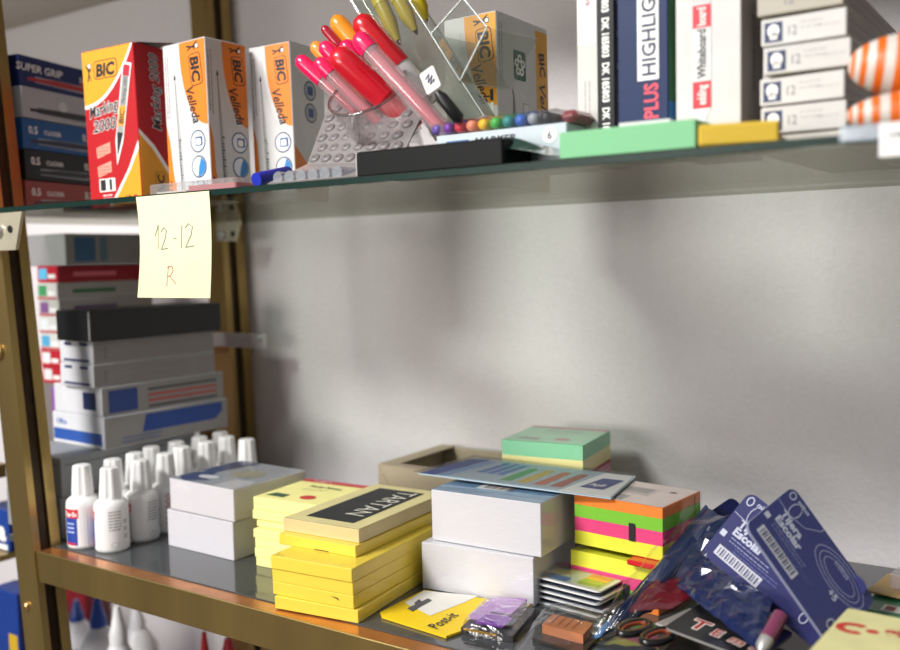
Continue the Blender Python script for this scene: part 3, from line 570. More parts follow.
# ------------------------------------------------------------------ left neighbours, behind the near post
def crate(name, label, x, y, z, ang, w_, d_, h_, col, side=None, deco=None, group=None, cat='box', lean=0):
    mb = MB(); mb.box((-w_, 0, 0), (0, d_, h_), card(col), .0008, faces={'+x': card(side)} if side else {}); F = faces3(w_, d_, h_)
    if deco: deco(mb, F, w_, d_, h_)
    return mb.build(name, label=label, cat=cat, group=group, M4=place(x, y, z, ang, lean))
def dg(mb, F, w, d, h):
    for k in range(3): mb.text(F[0], 'III', w*.25+.02*k, h*.3, .012, ink('#6b6b6a'))
    mb.rect(F[0], .004, h-.008, w-.004, h-.0065, ink('#6f7072')); mb.rect(F[1], .004, h-.008, d-.004, h-.0065, ink('#6f7072'))
crate('grey_carton', 'lower grey carton behind the white bottles', -.2350, .036, 0, -2, .10, .17, .040, '#8d8f91', deco=dg, group='grey cartons behind the white bottles')
crate('grey_carton', 'upper grey carton behind the white bottles, under the blue and white cartons', -.2350, .038, .0403, -1, .10, .165, .0390, '#96989a', deco=dg, group='grey cartons behind the white bottles')
def d1(mb, F, w, d, h): mb.rect(F[0], .002, .004, w-.004, .016, ink('#2450a0')); mb.text(F[0], 'Office', .008, .021, .008, ink('#5577b8'), bold=.02); mb.poly(F[1], [(.045, .012), (.05, .030), (.150, .030), (.150, .020), (.14, .012)], ink('#1f479b')); greek(mb, F[1], .02, .008, .05, 2, .004, ink('#5c6ea0'), .001)
def d2(mb, F, w, d, h):
    mb.rect(F[0], w*.62, .006, w*.88, .024, NAVY); mb.rect(F[1], .008, .003, .042, .026, ink('#28448a')); 
    for yy, c0 in ((.022, '#4c4c50'), (.016, '#c04a44'), (.010, '#c04a44'), (.004, '#4c4c50')): mb.rect(F[1], .055, yy-.001, .145, yy+.0015, ink(c0))
def d3(mb, F, w, d, h):
    for a_ in (.15, .62): mb.rect(F[0], w*a_, h-.005, w*a_+.014, h-.002, NAVY)
    mb.rect(F[0], w*.12, .002, w*.9, .0045, NAVY); mb.text(F[1], '[', .012, h*.35, .012, ink('#6f6a68')); mb.rect(F[1], .02, h*.5, d-.01, h*.53, ink('#9c9592')); mb.rect(F[1], .02, .001, d-.01, .003, ink('#8d8683'))
crate('paper_carton', 'white carton with broad blue bands, lowest white one behind the bottles', -.2300, .0848, .0796, -3, .095, .158, .0330, '#cfd0d4', '#9c9896', d1)  # this and next three: right sides coloured darker in place of shade
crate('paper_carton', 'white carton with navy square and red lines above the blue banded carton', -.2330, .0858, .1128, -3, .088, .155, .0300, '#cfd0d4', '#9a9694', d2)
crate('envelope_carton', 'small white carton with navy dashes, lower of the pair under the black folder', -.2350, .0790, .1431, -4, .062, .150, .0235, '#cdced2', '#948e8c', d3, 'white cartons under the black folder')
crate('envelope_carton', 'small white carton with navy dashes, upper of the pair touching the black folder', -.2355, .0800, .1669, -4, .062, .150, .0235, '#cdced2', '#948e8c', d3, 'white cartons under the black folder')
mb = MB().box((-.060, 0, 0), (0, .165, .031), M('#17171a', .5), .001, faces={'-y': M('#101012', .4)}); mb.rect(Frame((-.060, 0, 0), (1, 0, 0), (0, 0, 1)), .0565, .001, .0595, .030, ink('#7d7b78'))
mb.build('black_folder', label='thick black folder lying on top of the small white cartons', cat='folder', M4=place(-.2260, .072, .1908, -2, 0))
rp = at(62, 385, y=.150); rx = rp.x
redl = [('#b01f2c', '#c32b36', '#d8d8d8'), ('#b01f2c', '#c32b36', '#dedede'), ('#cfcdc9', '#a9a5a2', '#4aa0c8'), ('#cfcdc9', '#a9a5a2', '#d8dde0'), ('#b9b6b2', '#9c9894', '#7c4f86'), ('#c9c7c4', '#a8a39f', '#3d8f5a'), ('#b01f2c', '#9c1c28', '#56b0d6')]
z = .1296
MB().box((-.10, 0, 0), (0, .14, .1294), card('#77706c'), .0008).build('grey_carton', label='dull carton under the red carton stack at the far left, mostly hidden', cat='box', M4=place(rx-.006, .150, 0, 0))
names = ['lowest', 'second', 'third', 'fourth', 'fifth', 'sixth', 'top']
for k, (a_, b_, c0) in enumerate(redl):
    hh = .0195
    def dd(mb, F, w, d, h, c0=c0, k=k):
        mb.rect(F[0], .004, h*.2, w*.5, h*.85, ink(c0)); mb.rect(F[0], w*.55, h*.25, w*.9, h*.5, ink('#e6e6e6')); mb.rect(F[1], .02, h*.35, d*.6, h*.6, ink(('#d9626a', '#d9626a', '#4a86a8', '#8a8a90', '#5a3f66', '#2f6b3e', '#e06a74')[k])); mb.rect(F[0], 0.001, .001, w-.001, h*.15, ink('#c02430'))
    crate('refill_carton', f'red and white small carton, {names[k]} of the stack behind the black folder' if k in (0, 6) else f'small carton {names[k]} from the bottom of the red stack behind the folder', rx-.0005*(k % 3), .151-.001*(k % 2), z, -2, .042, .13, hh, a_, b_, dd, 'small cartons stacked behind the black folder'); z += hh+.0002
wp = at(95, 262, y=.19)
def dw(mb, F, w, d, h): mb.rect(F[1], .012, .004, .040, h-.004, ink('#2b5a80')); mb.rect(F[1], .046, .004, .056, h-.004, ink('#54707f'))
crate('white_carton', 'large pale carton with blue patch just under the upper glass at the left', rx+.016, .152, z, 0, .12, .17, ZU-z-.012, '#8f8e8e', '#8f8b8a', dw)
# bits between post and cartons
for k, (px, c0, lab) in enumerate(((50, '#8a4fa0', 'purple'), (57, '#d08a1e', 'orange and yellow'))):
    p = at(px, 448, y=.128); crate('marker_packet', f'narrow {lab} packet glimpsed between the near brass post and white cartons', p.x, .138, .0796, 0, .008, .02, .048, c0, '#c9c23a' if k else None, cat='packet')
p = at(214, 372, y=.255); crate('kraft_carton', 'small tan carton tucked beside the rear brass post', p.x, .255, .0, 0, .030, .03, p.z+.02, '#b98a55', '#a87c4a')

# seen left of and below the near post
p = at(6, 470, y=.04); MB().box((-.30, .03, -.004), (-.012, .05, .010), BRASS, .0006).build('brass_rail', label='short brass rail of the neighbouring unit left of the near post', cat='rail', M4=Matrix.Translation((p.x, 0, p.z-.006)))
def dn(mb, F, w, d, h): mb.text(F[0], 'a', w-.020, .012, .030, WH, bold=.05); mb.rect(F[0], w-.03, .001, w-.004, .007, WH)
p = at(10, 552, y=.075); crate('blue_packet', 'blue packet with large white letter left of the near brass post', p.x, .075, p.z, 0, .05, .03, .046, '#1c3f8f', deco=dn, cat='packet')
MB().box((-.34, .06, -.0065), (-.0, .12, 0), BRASS, .0005).build('brass_rail', label='lower brass rail of the neighbouring unit under the blue packet', cat='rail', M4=Matrix.Translation((p.x+.004, 0, p.z-.0004)))
def dn2(mb, F, w, d, h): mb.rect(F[0], w-.02, .012, w-.003, .032, ink('#c9a21e')); mb.rect(F[0], w-.013, .001, w-.001, .010, WH)
p = at(17, 648, y=.075); crate('blue_packet', 'blue packet with yellow patch at the lower left edge', p.x, .078, p.z-.02, 0, .05, .03, .080, '#1b3a86', deco=dn2, cat='packet')
# glue bottles on the lowest shelf
def glue(px, py, y, capc, bodyc, band, label, rad=.022, capr=.010):
    p = at(px, py, y=y); zb = -.338; H = p.z-zb; t = thing('glue_bottle', label, 'bottle', (p.x, y, zb), 'glue bottles on the lowest shelf')
    MB().lathe([(rad*.96, 0), (rad, .004), (rad, H*.62), (rad*.9, H*.70), (rad*.45, H*.80), (capr*.8, H*.82)], M(bodyc, .35), 24).build('bottle_body', t)
    MB().lathe([(capr, H*.80), (capr, H*.86), (capr*.75, H*.9), (capr*.35, H)], M(capc, .35), 20).build('nozzle_cap', t)
    MB().lathe([(rad+.0003, H*.25), (rad+.0003, H*.58)], M(band, .5), 24, cap=False).build('label_band', t)
glue(97, 597, .20, '#1d4aa8', '#d9d9db', '#c9252f', 'white glue bottle with blue nozzle below the brass rail, left', .026)
glue(76, 600, .26, '#1d3f8f', '#cfd0d4', '#27459c', 'white glue bottle with dark blue nozzle, furthest left below the rail', .024)
glue(117, 606, .15, '#e4e4e4', '#dededf', '#c04048', 'white glue bottle with white nozzle below the brass rail', .022)
glue(136, 600, .23, '#e9e9ea', '#e3e3e4', '#c23a42', 'white glue bottle, rightmost of the white nozzle group below the rail', .026)
glue(204, 632, .16, '#c31722', '#e0dedc', '#c31722', 'bottle with slim red nozzle below the rail', .014, .006)
glue(228, 638, .19, '#c31722', '#e0dedc', '#c31722', 'bottle with wide red cap below the rail, rightmost', .018, .011)
p = at(68, 588, y=.30); crate('red_carton', 'dark red carton below the rail beside the near post', p.x+.04, .30, -.338, 0, .05, .03, p.z+.338+.01, '#8e1f2a', '#7a1a24')

# ------------------------------------------------------------------ correction fluid bottles
BP = [(a-.012, b+.007) for a, b in [(-.1867, .0292), (-.1569, .0365), (-.1822, .0604), (-.1844, .0918), (-.1554, .0719), (-.1999, .1202), (-.158, .104), (-.1984, .1517), (-.1699, .1351), (-.1983, .1832), (-.1686, .1665), (-.2001, .2147), (-.1718, .198), (-.1403, .1975)]]
BP[1] = (-.1650, .0425); BP[3] = (-.2005, .0980)
BL = ['white correction fluid bottle nearest the brass post, blue and red label showing', 'white correction fluid bottle in front, back print showing', 'correction fluid bottle just behind the front pair, cap peeking out', 'correction fluid bottle behind the cap of the third one, by the grey cartons',
      'white correction fluid bottle third from left at the front, navy label edge showing', 'correction fluid bottle mid-row beside the grey cartons', 'correction fluid bottle with red diamonds next to the white paper blocks', 'correction fluid bottle further back beside the grey cartons',
      'correction fluid bottle behind the one with red diamonds', 'correction fluid bottle fifth along the back row', 'correction fluid bottle fourth along the front row', 'correction fluid bottle last of the back row by the brass upright', 'correction fluid bottle last of the pair by the brass upright', 'single pinkish white cap bottle furthest right, before the wall']
wb = M('#ecebea', .32, noise_amt=.01, coat=.2); capm = M('#efeeec', .35, noise_amt=.01)
cap = MB(); vs = []; fs = []; n = 32
for z, r_ in ((.0500, .0098), (.055, .0097), (.072, .0084), (.0772, .0080), (.078, .0066)):
    for i in range(n): rr_ = r_*(1+.045*(1 if i % 4 < 2 else -1)*(z < .0775)); a = 2*math.pi*i/n; vs.append((rr_*math.cos(a), rr_*math.sin(a), z))
for j in range(4):
    for i in range(n): fs.append((j*n+i, j*n+(i+1) % n, (j+1)*n+(i+1) % n, (j+1)*n+i))
cap.add(vs, fs, capm); cap.add(vs[-n:], [tuple(range(n))], capm); cap.add(vs[:n], [tuple(range(n))[::-1]], capm)
body = MB().lathe([(.0135, 0), (.0155, .0012), (.0158, .004), (.0158, .041), (.0150, .0450), (.0125, .0475), (.0100, .0488), (.009, .0515)], wb, 32)
def lab_mesh(yaw):
    mb = MB(); rad = .0159
    def wf(a, b, l): t_ = a/rad; return Vector(((rad+l)*math.cos(t_), (rad+l)*math.sin(t_), b))
    f = Frame((0, 0, 0), (1, 0, 0), (0, 0, 1), warp=wf)
    mb.rect(f, -.052, .003, -.026, .040, ink('#eeedec'), .00005)
    mb.rect(f, -.050, .004, -.035, .030, ink('#2143a0'), .0001); mb.rect(f, -.050, .030, -.0335, .0385, ink('#cf2431'), .00012); mb.text(f, 'Tipp-Ex', -.0495, .0320, .0055, WH, bold=.03, fit=.0150, l=.00025)
    for k in range(3): mb.rect(f, -.047, .024-.004*k, -.038, .0255-.004*k, ink('#aebfe6'), .0002)
    mb.rect(f, -.050, .0045, -.037, .0065, RED, .0002)
    for k in range(7): greek(mb, f, -.0175, .038-.0028*k, .012, 1, .003, ink('#6f6d6b'), .0005)
    mb.ring(f, -.012, .0075, .0042, .0004, ink('#a8a6a4'), .0025); 
    for k in range(3): mb.rrect(f, -.0035, .026-.007*k, .0005, .0305-.007*k, .0012, ink('#c7c4c2'), .0002)
    for k in range(6): mb.poly(f, [(.010, .008+.0055*k), (.013, .0108+.0055*k), (.010, .0136+.0055*k), (.007, .0108+.0055*k)], ink('#c45a60')); mb.poly(f, [(.010, .0092+.0055*k), (.0118, .0108+.0055*k), (.010, .0124+.0055*k), (.0082, .0108+.0055*k)], WH, .0003)
    return mb
bo = thing('correction_fluid_bottle', BL[0], 'bottle', (BP[0][0], BP[0][1], 0), 'correction fluid bottles by the brass post')
parts = [body.build('bottle_body', bo), cap.build('ribbed_cap', bo), lab_mesh(0).build('label', bo)]
yaws = [68, 16, 20, 40, 44, 60, -70, 35, -40, 90, 10, 50, -20, 70]
bo.rotation_euler.z = R(yaws[0])
for i in range(1, len(BP)):
    r_ = bo.copy(); C.objects.link(r_); r_.location = (BP[i][0], BP[i][1], 0); r_.rotation_euler = (0, 0, R(yaws[i])); r_['label'] = BL[i]
    for c_ in parts: d_ = c_.copy(); C.objects.link(d_); d_.parent = r_

# ------------------------------------------------------------------ pads and cubes on the lower shelf
def cube(label, x, y, z, ang, w_, d_, h_, col='#e9e8ea', group=None, top=None, film=True, cat='paper block', name='paper_block', layers=None, deco=None, lean=0):
    t = thing(name, label, cat, group=group, M4=place(x, y, z, ang, lean)); mb = MB()
    n = 9
    if layers:
        zz = 0
        for c0, f_ in layers: mb.box((-w_, 0, zz), (0, d_, zz+h_*f_), paper(c0), .0003); zz += h_*f_
    else: mb.box((-w_, 0, 0), (0, d_, h_), paper(col), .0005)
    F = faces3(w_, d_, h_)
    if top: mb.rect(F[2], .0006, .0006, w_-.0006, d_-.0006, card(top), .0002)
    if deco: deco(mb, F, w_, d_, h_)
    mb.build('paper_stack', t)
    if film: MB().box((-w_-.0009, -.0009, 0), (.0009, d_+.0009, h_+.0006), FILM, .001).build('shrink_wrap', t)
    return t
def L2deco(mb, F, w, d, h):
    f = F[2]; mb.poly(f, [(.001, .01), (.020, .001), (.040, .012), (.020, .04), (.03, .088), (.001, .088)], ink('#4a5575'), .0004); mb.disc(f, .03, .022, .013, ink('#c9ccd0'), .006, l=.0006); mb.disc(f, .055, .05, .018, ink('#aeaa98'), .014, l=.0005); mb.rect(f, .06, .001, .089, .03, ink('#c9cbcd'), .0004)
cube('white paper block, lower of the pair right of the bottles', -.0365, .0746, 0, -1, .0905, .09, .0350, '#d3d1d6', 'white paper blocks beside the bottles')
cube('white paper block with grey printed wrapper, upper of the pair right of the bottles', -.0335, .0740, .0360, -2, .0895, .09, .0290, '#d4d1d4', 'white paper blocks beside the bottles', top='#a9adb2', deco=L2deco)
# pale yellow pads
PY = '#f5ee9c'
def padtop(mb, F, w, d, h):
    f = F[2]; mb.rect(f, .0006, d-.010, w-.0006, d-.0006, ink('#c8464c'), .0004); mb.text(f, 'UIMAX', .014, d-.0082, .0065, ink('#f0c8c0'), bold=.02, l=.0006)
    mb.text(f, 'Sticky Notes', .022, d-.026, .0095, ink('#3f5647'), bold=.012, fit=.036, l=.0005); greek(mb, f, .022, d-.032, .026, 2, .0035, ink('#8f9a70'), .0005); mb.disc(f, .047, .018, .0078, ink('#cf3a38'), .0062, l=.0004); greek(mb, f, .042, .019, .010, 2, .003, ink('#f0b0a0'), .0006)
    mb.poly(f, [(.006, .010), (.026, .009), (.026, .019), (.010, .020)], ink('#3f6148'), .0004)
zz = 0; offs = [(.0030, .004, 2), (.0040, .003, 3), (.0015, .004, 2), (.0030, .002, 5), (-.0045, .004, 3), (.0030, .001, 4), (.0020, .003, 4)]
hs = [.0083, .0083, .0083, .0078, .0070, .0082, .0110]; lab7 = ['lowest', 'second from bottom', 'third from bottom', 'middle', 'fifth from bottom, set back,', 'second from top', '']
base = [(.0655, .0790), (.0650, .0795), (.0640, .0800), (.0630, .0830), (.0600, .0880), (.0575, .0870), (.0575, .0885)]
for k in range(7):
    x_, y_ = base[k]; a_ = offs[k][2]
    if k < 6: MB().box((-.076, 0, 0), (0, .076, hs[k]-.0002), paper(PY), .0004).build('sticky_note_pad', label=f'pale yellow sticky note pad, {lab7[k]} in the pale stack', cat='note pad', group='pale yellow sticky note pads', M4=place(x_, y_, zz, a_))
    else:
        mb = MB(); mb.box((-.076, 0, 0), (0, .076, hs[k]), paper(PY), .0004); padtop(mb, faces3(.076, .076, hs[k]), .076, .076, hs[k]); mb.build('sticky_note_pad', label='top pad of the pale yellow stack with red strip and green print', cat='note pad', group='pale yellow sticky note pads', M4=place(x_, y_, zz, a_))
    zz += hs[k]
# deep yellow pads
YY = '#f0d445'; zz = 0; pos = [(.1535, .0190, 7), (.1495, .0190, 5), (.1492, .0192, 5), (.1495, .0180, 5), (.1350, .0400, 3), (.1330, .0470, 3)]; hs = [.0098, .0102, .0102, .0104, .0088, .0108]
for k in range(6):
    x_, y_, a_ = pos[k]; mb = MB()
    lab = ['deep yellow note pad at the bottom of the near stack', 'deep yellow note pad second from bottom with a dark nick', 'deep yellow note pad third from bottom in the near stack', 'deep yellow note pad fourth from bottom, widest step', 'deep yellow note pad just under the black-labelled one', 'wrapped note pad with black label and pale lettering topping the near yellow stack'][k]
    t = thing('sticky_note_pad', lab, 'note pad', group='deep yellow note pads', M4=place(x_, y_, zz, a_))
    mb.box((-.076, 0, 0), (0, .127, hs[k]-.0002), paper(YY if k < 5 else '#dcc890'), .0004)
    F1, F2, F3 = faces3(.076, .127, hs[k])
    if k == 1: mb.poly(F1, [(.055, .0070), (.062, .0065), (.0635, .0045), (.061, .0055)], ink('#4a3f12'))
    if k == 4: mb.rect(F1, .036, .0005, .050, .0012, ink('#3a3424'))
    mb.build('paper_stack', t)
    if k == 5:
        lb = MB(); f = Frame((-.076, 0, hs[k]), (1, 0, 0), (0, 1, 0)); lb.rect(f, .0005, .0005, .0755, .1265, card('#dcd096'), .0001); lb.rect(f, .014, .012, .062, .115, card('#26282a'), .0003)
        lb.text(f, 'TARTAN', .0395, .112, .0265, ink('#d9d6c6'), -90, bold=.0, fit=.082, l=.0006); greek(lb, f, .018, .110, .02, 1, .004, ink('#c9c6b6'), .0010, 1); greek(lb, f, .018, .030, .014, 1, .004, ink('#c9c6b6'), .0010, 1); lb.rect(f, .044, .012, .062, .0145, ink('#111')); lb.build('label', t)
    MB().box((-.0767, -.0007, 0), (.0007, .1277, hs[k]-.0001), FILM, .0008).build('shrink_wrap', t); zz += hs[k]
# kraft tray
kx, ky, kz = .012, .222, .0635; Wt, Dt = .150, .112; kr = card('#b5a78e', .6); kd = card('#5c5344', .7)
t = thing('kraft_tray', 'open brown cardboard tray with dark inside, against the wall', 'box', M4=place(kx, ky, 0, 0)); mb = MB(); th = .010
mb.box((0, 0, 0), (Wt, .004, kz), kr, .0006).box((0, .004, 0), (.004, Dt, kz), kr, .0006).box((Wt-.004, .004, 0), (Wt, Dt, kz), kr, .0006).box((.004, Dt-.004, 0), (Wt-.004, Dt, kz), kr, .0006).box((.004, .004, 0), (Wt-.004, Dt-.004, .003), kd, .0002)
mb.box((0, 0, kz), (.018, Dt, kz+.0012), kr, .0003).box((.018, 0, kz), (Wt, .013, kz+.0012), kr, .0003); f = Frame((0, 0, 0), (1, 0, 0), (0, 0, 1)); mb.line(f, [(.001, kz-.001), (.024, .03), (.040, .012)], .0005, ink('#7d6c52')); mb.build('tray', t)
mb = MB(); panel(mb, [Vector((.070, .022, kz+.001)), Vector((Wt, .022, kz-.004)), Vector((Wt, Dt, kz+.008)), Vector((.085, Dt, kz-.012))], .0012, kr); mb.build('flap', t)
# pastel cubes by the wall
def gdeco(mb, F, w, d, h):
    f = F[2]; mb.rect(f, .0006, d-.009, w-.0006, d-.0006, ink('#a8353f'), .0004); mb.text(f, 'UIMAX', .016, d-.0075, .006, ink('#d9a8a0'), bold=.02, l=.0006); mb.text(f, 'Sticky Notes', .022, d-.024, .0095, ink('#2f5547'), bold=.015, fit=.036, l=.0005); greek(mb, f, .022, d-.030, .026, 2, .0035, ink('#6a9a80'), .0005); mb.disc(f, .051, .018, .0075, ink('#a8554c'), .006, l=.0004); mb.poly(f, [(.008, .012), (.030, .010), (.031, .018), (.013, .021)], ink('#3f6148'), .0004)
PL = [('#8fb4c0', .18), ('#dc98ac', .20), ('#a8353f', .07), ('#f1e7a0', .27), ('#86cf9f', .28)]
cube('pastel note cube hidden under the green-topped one near the wall', .2330, .2330, 0, 6, .077, .077, .0520, layers=PL, name='note_cube', cat='note cube')
cube('pastel note cube with green top layer and red strip near the wall', .2304, .2345, .0530, 7, .077, .077, .0480, layers=PL, deco=gdeco, name='note_cube', cat='note cube')
# neon cubes
NL = [('#e8e83a', .27), ('#e6417f', .27), ('#7dc432', .25), ('#f5872f', .21)]
def ndeco(mb, F, w, d, h):
    f = F[2]; mb.rect(f, .0006, .0006, w-.0006, d-.0006, card('#d8c6bd'), .0002); mb.rect(f, .012, .024, .050, .046, ink('#b9aea8'), .0004)
    for k in range(13): mb.rect(f, .014+.0026*k, .030, .0152+.0026*k, .044, ink('#3d3937'), .0005)
    mb.rect(f, .005, .004, .040, .018, ink('#8d8583'), .0004); mb.disc(f, .062, .044, .003, BLK, .002, l=.0005); mb.rect(F[0], .0485, .011, .0535, .0245, BLK, .0011); mb.rect(F[1], .050, .0005, .0508, h-.001, ink('#5a1e22'), .0011)
cube('neon note cube with orange, green, pink and yellow layers, upper one', .3377, .1465, .0410, -6, .076, .062, .0395, layers=NL, deco=ndeco, name='note_cube', cat='note cube')
def nd2(mb, F, w, d, h): mb.rect(F[0], .0470, .006, .0520, .019, BLK, .0011)
cube('neon note cube under the upper one, yellow layer uppermost', .3352, .1440, 0, -6, .076, .062, .0362, layers=[('#f5872f', .16), ('#7dc432', .24), ('#e6417f', .27), ('#e8e83a', .33)], deco=nd2, name='note_cube', cat='note cube')
MB().box((-.024, -.008, 0), (.0025, .066, .0040), M('#cf1620', .3, coat=.3), .0008).build('red_ruler', label='flat red strip sandwiched between the two neon cubes', cat='strip', M4=place(.3372, .1440, .0366, -6))
# big white cubes
cube('large white paper block, lower of the two in the middle', .2480, .1130, 0, 5, .0985, .084, .0380, '#d8d7db', 'large white paper blocks in the middle')
def wdeco(mb, F, w, d, h):
    f = F[2]; mb.rect(f, .030, .020, .058, .042, WH, .0004)
    for k in range(12): mb.rect(f, .042+.0022*k-.006, .022, .0435+.0022*k-.006-.0004*(k % 3), .036, ink('#8b7d7a'), .0006)
cube('large white paper block with blue-grey cover, upper of the two in the middle', .2537, .1155, .0387, 2, .0985, .104, .0413, '#d8d7db', 'large white paper blocks in the middle', top='#6f8fae', deco=wdeco)
# page flag pouch on top
PTS = [(418, 473), (452, 455), (630, 481), (611, 498)]
zf = .0985
P4 = [at(px, py, z=z_) for (px, py), z_ in zip(PTS, (.0850, .0850, .0846, .0830))]
uu = (P4[3]-P4[0]); Lf = uu.length; vv = (P4[1]-P4[0]); t = thing('page_flag_packet', 'long clear packet of blue and pastel page flags lying across the white block', 'packet', M4=Matrix.Translation(P4[0]))
vv = vv-uu*(vv.dot(uu)/uu.dot(uu)); wf_ = vv.length; f = Frame((0, 0, 0), uu, vv); mb = MB(); cf = card('#a9bcc6')
mb.slab(f, [(0, 0), (.014, wf_), (Lf*.955, wf_*1.0), (Lf, 0)], .0011, cf)
mb.poly(f, [(.001, .001), (.012, wf_*.9), (.030, wf_*.98), (.016, .001)], ink('#27489c')); mb.poly(f, [(.018, .003), (.030, wf_*.9), (.040, wf_*.9), (.026, .003)], ink('#7e9fd0'))
for k in range(3): mb.poly(f, [(.042+.009*k, wf_*.35), (.048+.009*k, wf_*.9), (.054+.009*k, wf_*.9), (.049+.009*k, wf_*.35)], ink('#3a68b0'))
for k, c0 in enumerate(('#2f9a44', '#c9a91c', '#c0542e', '#a8412e')): mb.poly(f, [(.072+.015*k, wf_*.15), (.077+.015*k, wf_*.8), (.085+.015*k, wf_*.8), (.082+.015*k, wf_*.15)], ink(c0))
for k in range(3): mb.line(f, [(.134+.003*k, .001), (.141+.003*k, wf_*.95)], .0007, ink('#8298a0'))
e_ = Lf-.040; mb.poly(f, [(e_-.004, .0005), (e_+.006, wf_*.97), (Lf*.95, wf_*.97), (Lf-.001, .0005)], WH, .0003); mb.poly(f, [(e_+.006, wf_*.25), (e_+.012, wf_*.72), (e_+.030, wf_*.72), (e_+.026, wf_*.25)], ink('#162f80'), .0005); mb.text(f, 'Apli', e_+.0105, wf_*.36, .0105, WH, bold=.04, shear=.15, fit=.013, l=.0007)
mb.build('card', t)
mb = MB(); mb.slab(Frame((0, 0, .0016), uu, vv), [(-.004, -.002), (.010, wf_+.004), (Lf*.955, wf_+.002), (Lf+.003, -.002)], .0004, clear('thin_pouch', (.99, .99, .99), 0, .25, 1.12, gcol=(.3, .3, .3))); mb.build('clear_pouch', t)

# ------------------------------------------------------------------ blister packs at the front
# yellow sticky flag card
Q = [at(x, y, z=0) for x, y in ((380, 614), (447, 636), (489, 600), (425, 592))]
t = thing('flag_blister_pack', 'yellow carded pack with purple index flags under a clear bubble', 'blister pack', M4=Matrix.Translation((Q[0].x, Q[0].y, 0)))
u_ = Q[1]-Q[0]; f = Frame((0, 0, .0022), u_, Vector((0, 0, 1)).cross(u_)); cl_, cw_ = u_.length, .076
def loc(px, py, z=.0022): q = at(px, py, z=z)-Vector((Q[0].x, Q[0].y, .0022)); return (q.dot(f.u), q.dot(f.v))
quad = [loc(380, 614), loc(449, 637), loc(489, 605), loc(492, 601), loc(426, 591)]
card_o = [loc(382, 616), loc(446, 636), loc(455, 633), loc(532, 605), loc(424, 590), loc(380, 612)]
mb = MB(); mb.slab(f, card_o, .0018, card('#f4cf1e'), card('#e8c21a')); f2 = Frame((0, 0, .0023), u_, Vector((0, 0, 1)).cross(u_))
mb.poly(f2, [loc(404, 603), loc(430, 616), loc(466, 602), loc(478, 596), loc(424, 591)], ink('#e6e4dc')); mb.poly(f2, [loc(407, 609), loc(412, 612), loc(432, 601), loc(428, 599)], ink('#54545a'), .0005); mb.poly(f2, [loc(414, 604), loc(418, 607), loc(423, 603), loc(419, 600)], ink('#54545a'), .0006)
a_ = loc(436, 630); b_ = loc(462, 614); ang = math.degrees(math.atan2(b_[1]-a_[1], b_[0]-a_[0])); mb.text(f2, 'Post-it', a_[0], a_[1], .0135, BLK, ang, bold=.01, shear=.2, fit=math.dist(a_, b_)*.9, l=.0006)
mb.build('backing_card', t)
P1 = [loc(461, 631), loc(513, 640), loc(536, 612), loc(490, 602)]; cx = sum(p[0] for p in P1)/4; cy = sum(p[1] for p in P1)/4
def sh(P, k): return [(cx+(x-cx)*k, cy+(y-cy)*k) for x, y in P]
mb = MB(); mb.slab(Frame((0, 0, .0048), u_, Vector((0, 0, 1)).cross(u_)), sh(P1, 1.0), .0046, M('#262428', .35)); mb.build('black_dispenser', t)
mb = MB(); Fp = Frame((0, 0, .0078), u_, Vector((0, 0, 1)).cross(u_)); mb.slab(Fp, sh([loc(470, 622), loc(505, 628), loc(527, 606), loc(494, 603)], 1), .0038, M('#b07cc8', .4))
mb.poly(Fp, [loc(474, 621, .0095), loc(502, 626, .0095), loc(513, 616, .0095), loc(486, 612, .0095)], ink('#7d2fa8'), .0003); mb.poly(Fp, [loc(490, 611, .0095), loc(514, 615, .0095), loc(515, 614, .0095), loc(491, 610, .0095)], ink('#2e2c30'), .0006); mb.build('purple_flags', t)
mb = MB(); Fg = Frame((0, 0, .0050), u_, Vector((0, 0, 1)).cross(u_)); 
for k in range(9): a = loc(466+3.4*k, 627.5+.7*k, .0064); mb.disc(Fg, a[0], a[1], .0024, ink('#d8a83a'), .0018)
mb.build('gold_flakes', t)
mb = MB(); layers_ = [(1.06, .0003), (1.04, .006), (.97, .0092), (.86, .0100)]; vs = []; rrp = []
def smooth4(P, k, r=.18):
    P = sh(P, k); out = []
    for i in range(4):
        p0, p1, p2 = Vector(P[i-1]), Vector(P[i]), Vector(P[(i+1) % 4])
        for s_ in range(5): t_ = s_/4; a = p1.lerp(p0, r*(1-t_)); b = p1.lerp(p2, r*t_); out.append(a.lerp(b, t_))
    return out
for k, z_ in layers_: vs += [Vector((0, 0, 0))+f.u*p[0]+f.v*p[1]+Vector((0, 0, z_)) for p in smooth4(P1, k)]
nn = 20; fs = [(j*nn+i, j*nn+(i+1) % nn, (j+1)*nn+(i+1) % nn, (j+1)*nn+i) for j in range(3) for i in range(nn)]+[tuple(range(3*nn, 4*nn))]
mb.add(vs, fs, clear('bubble_clear', (.93, .92, .94), .05, .07, 1.45, .002, 60), True); mb.build('clear_bubble', t)
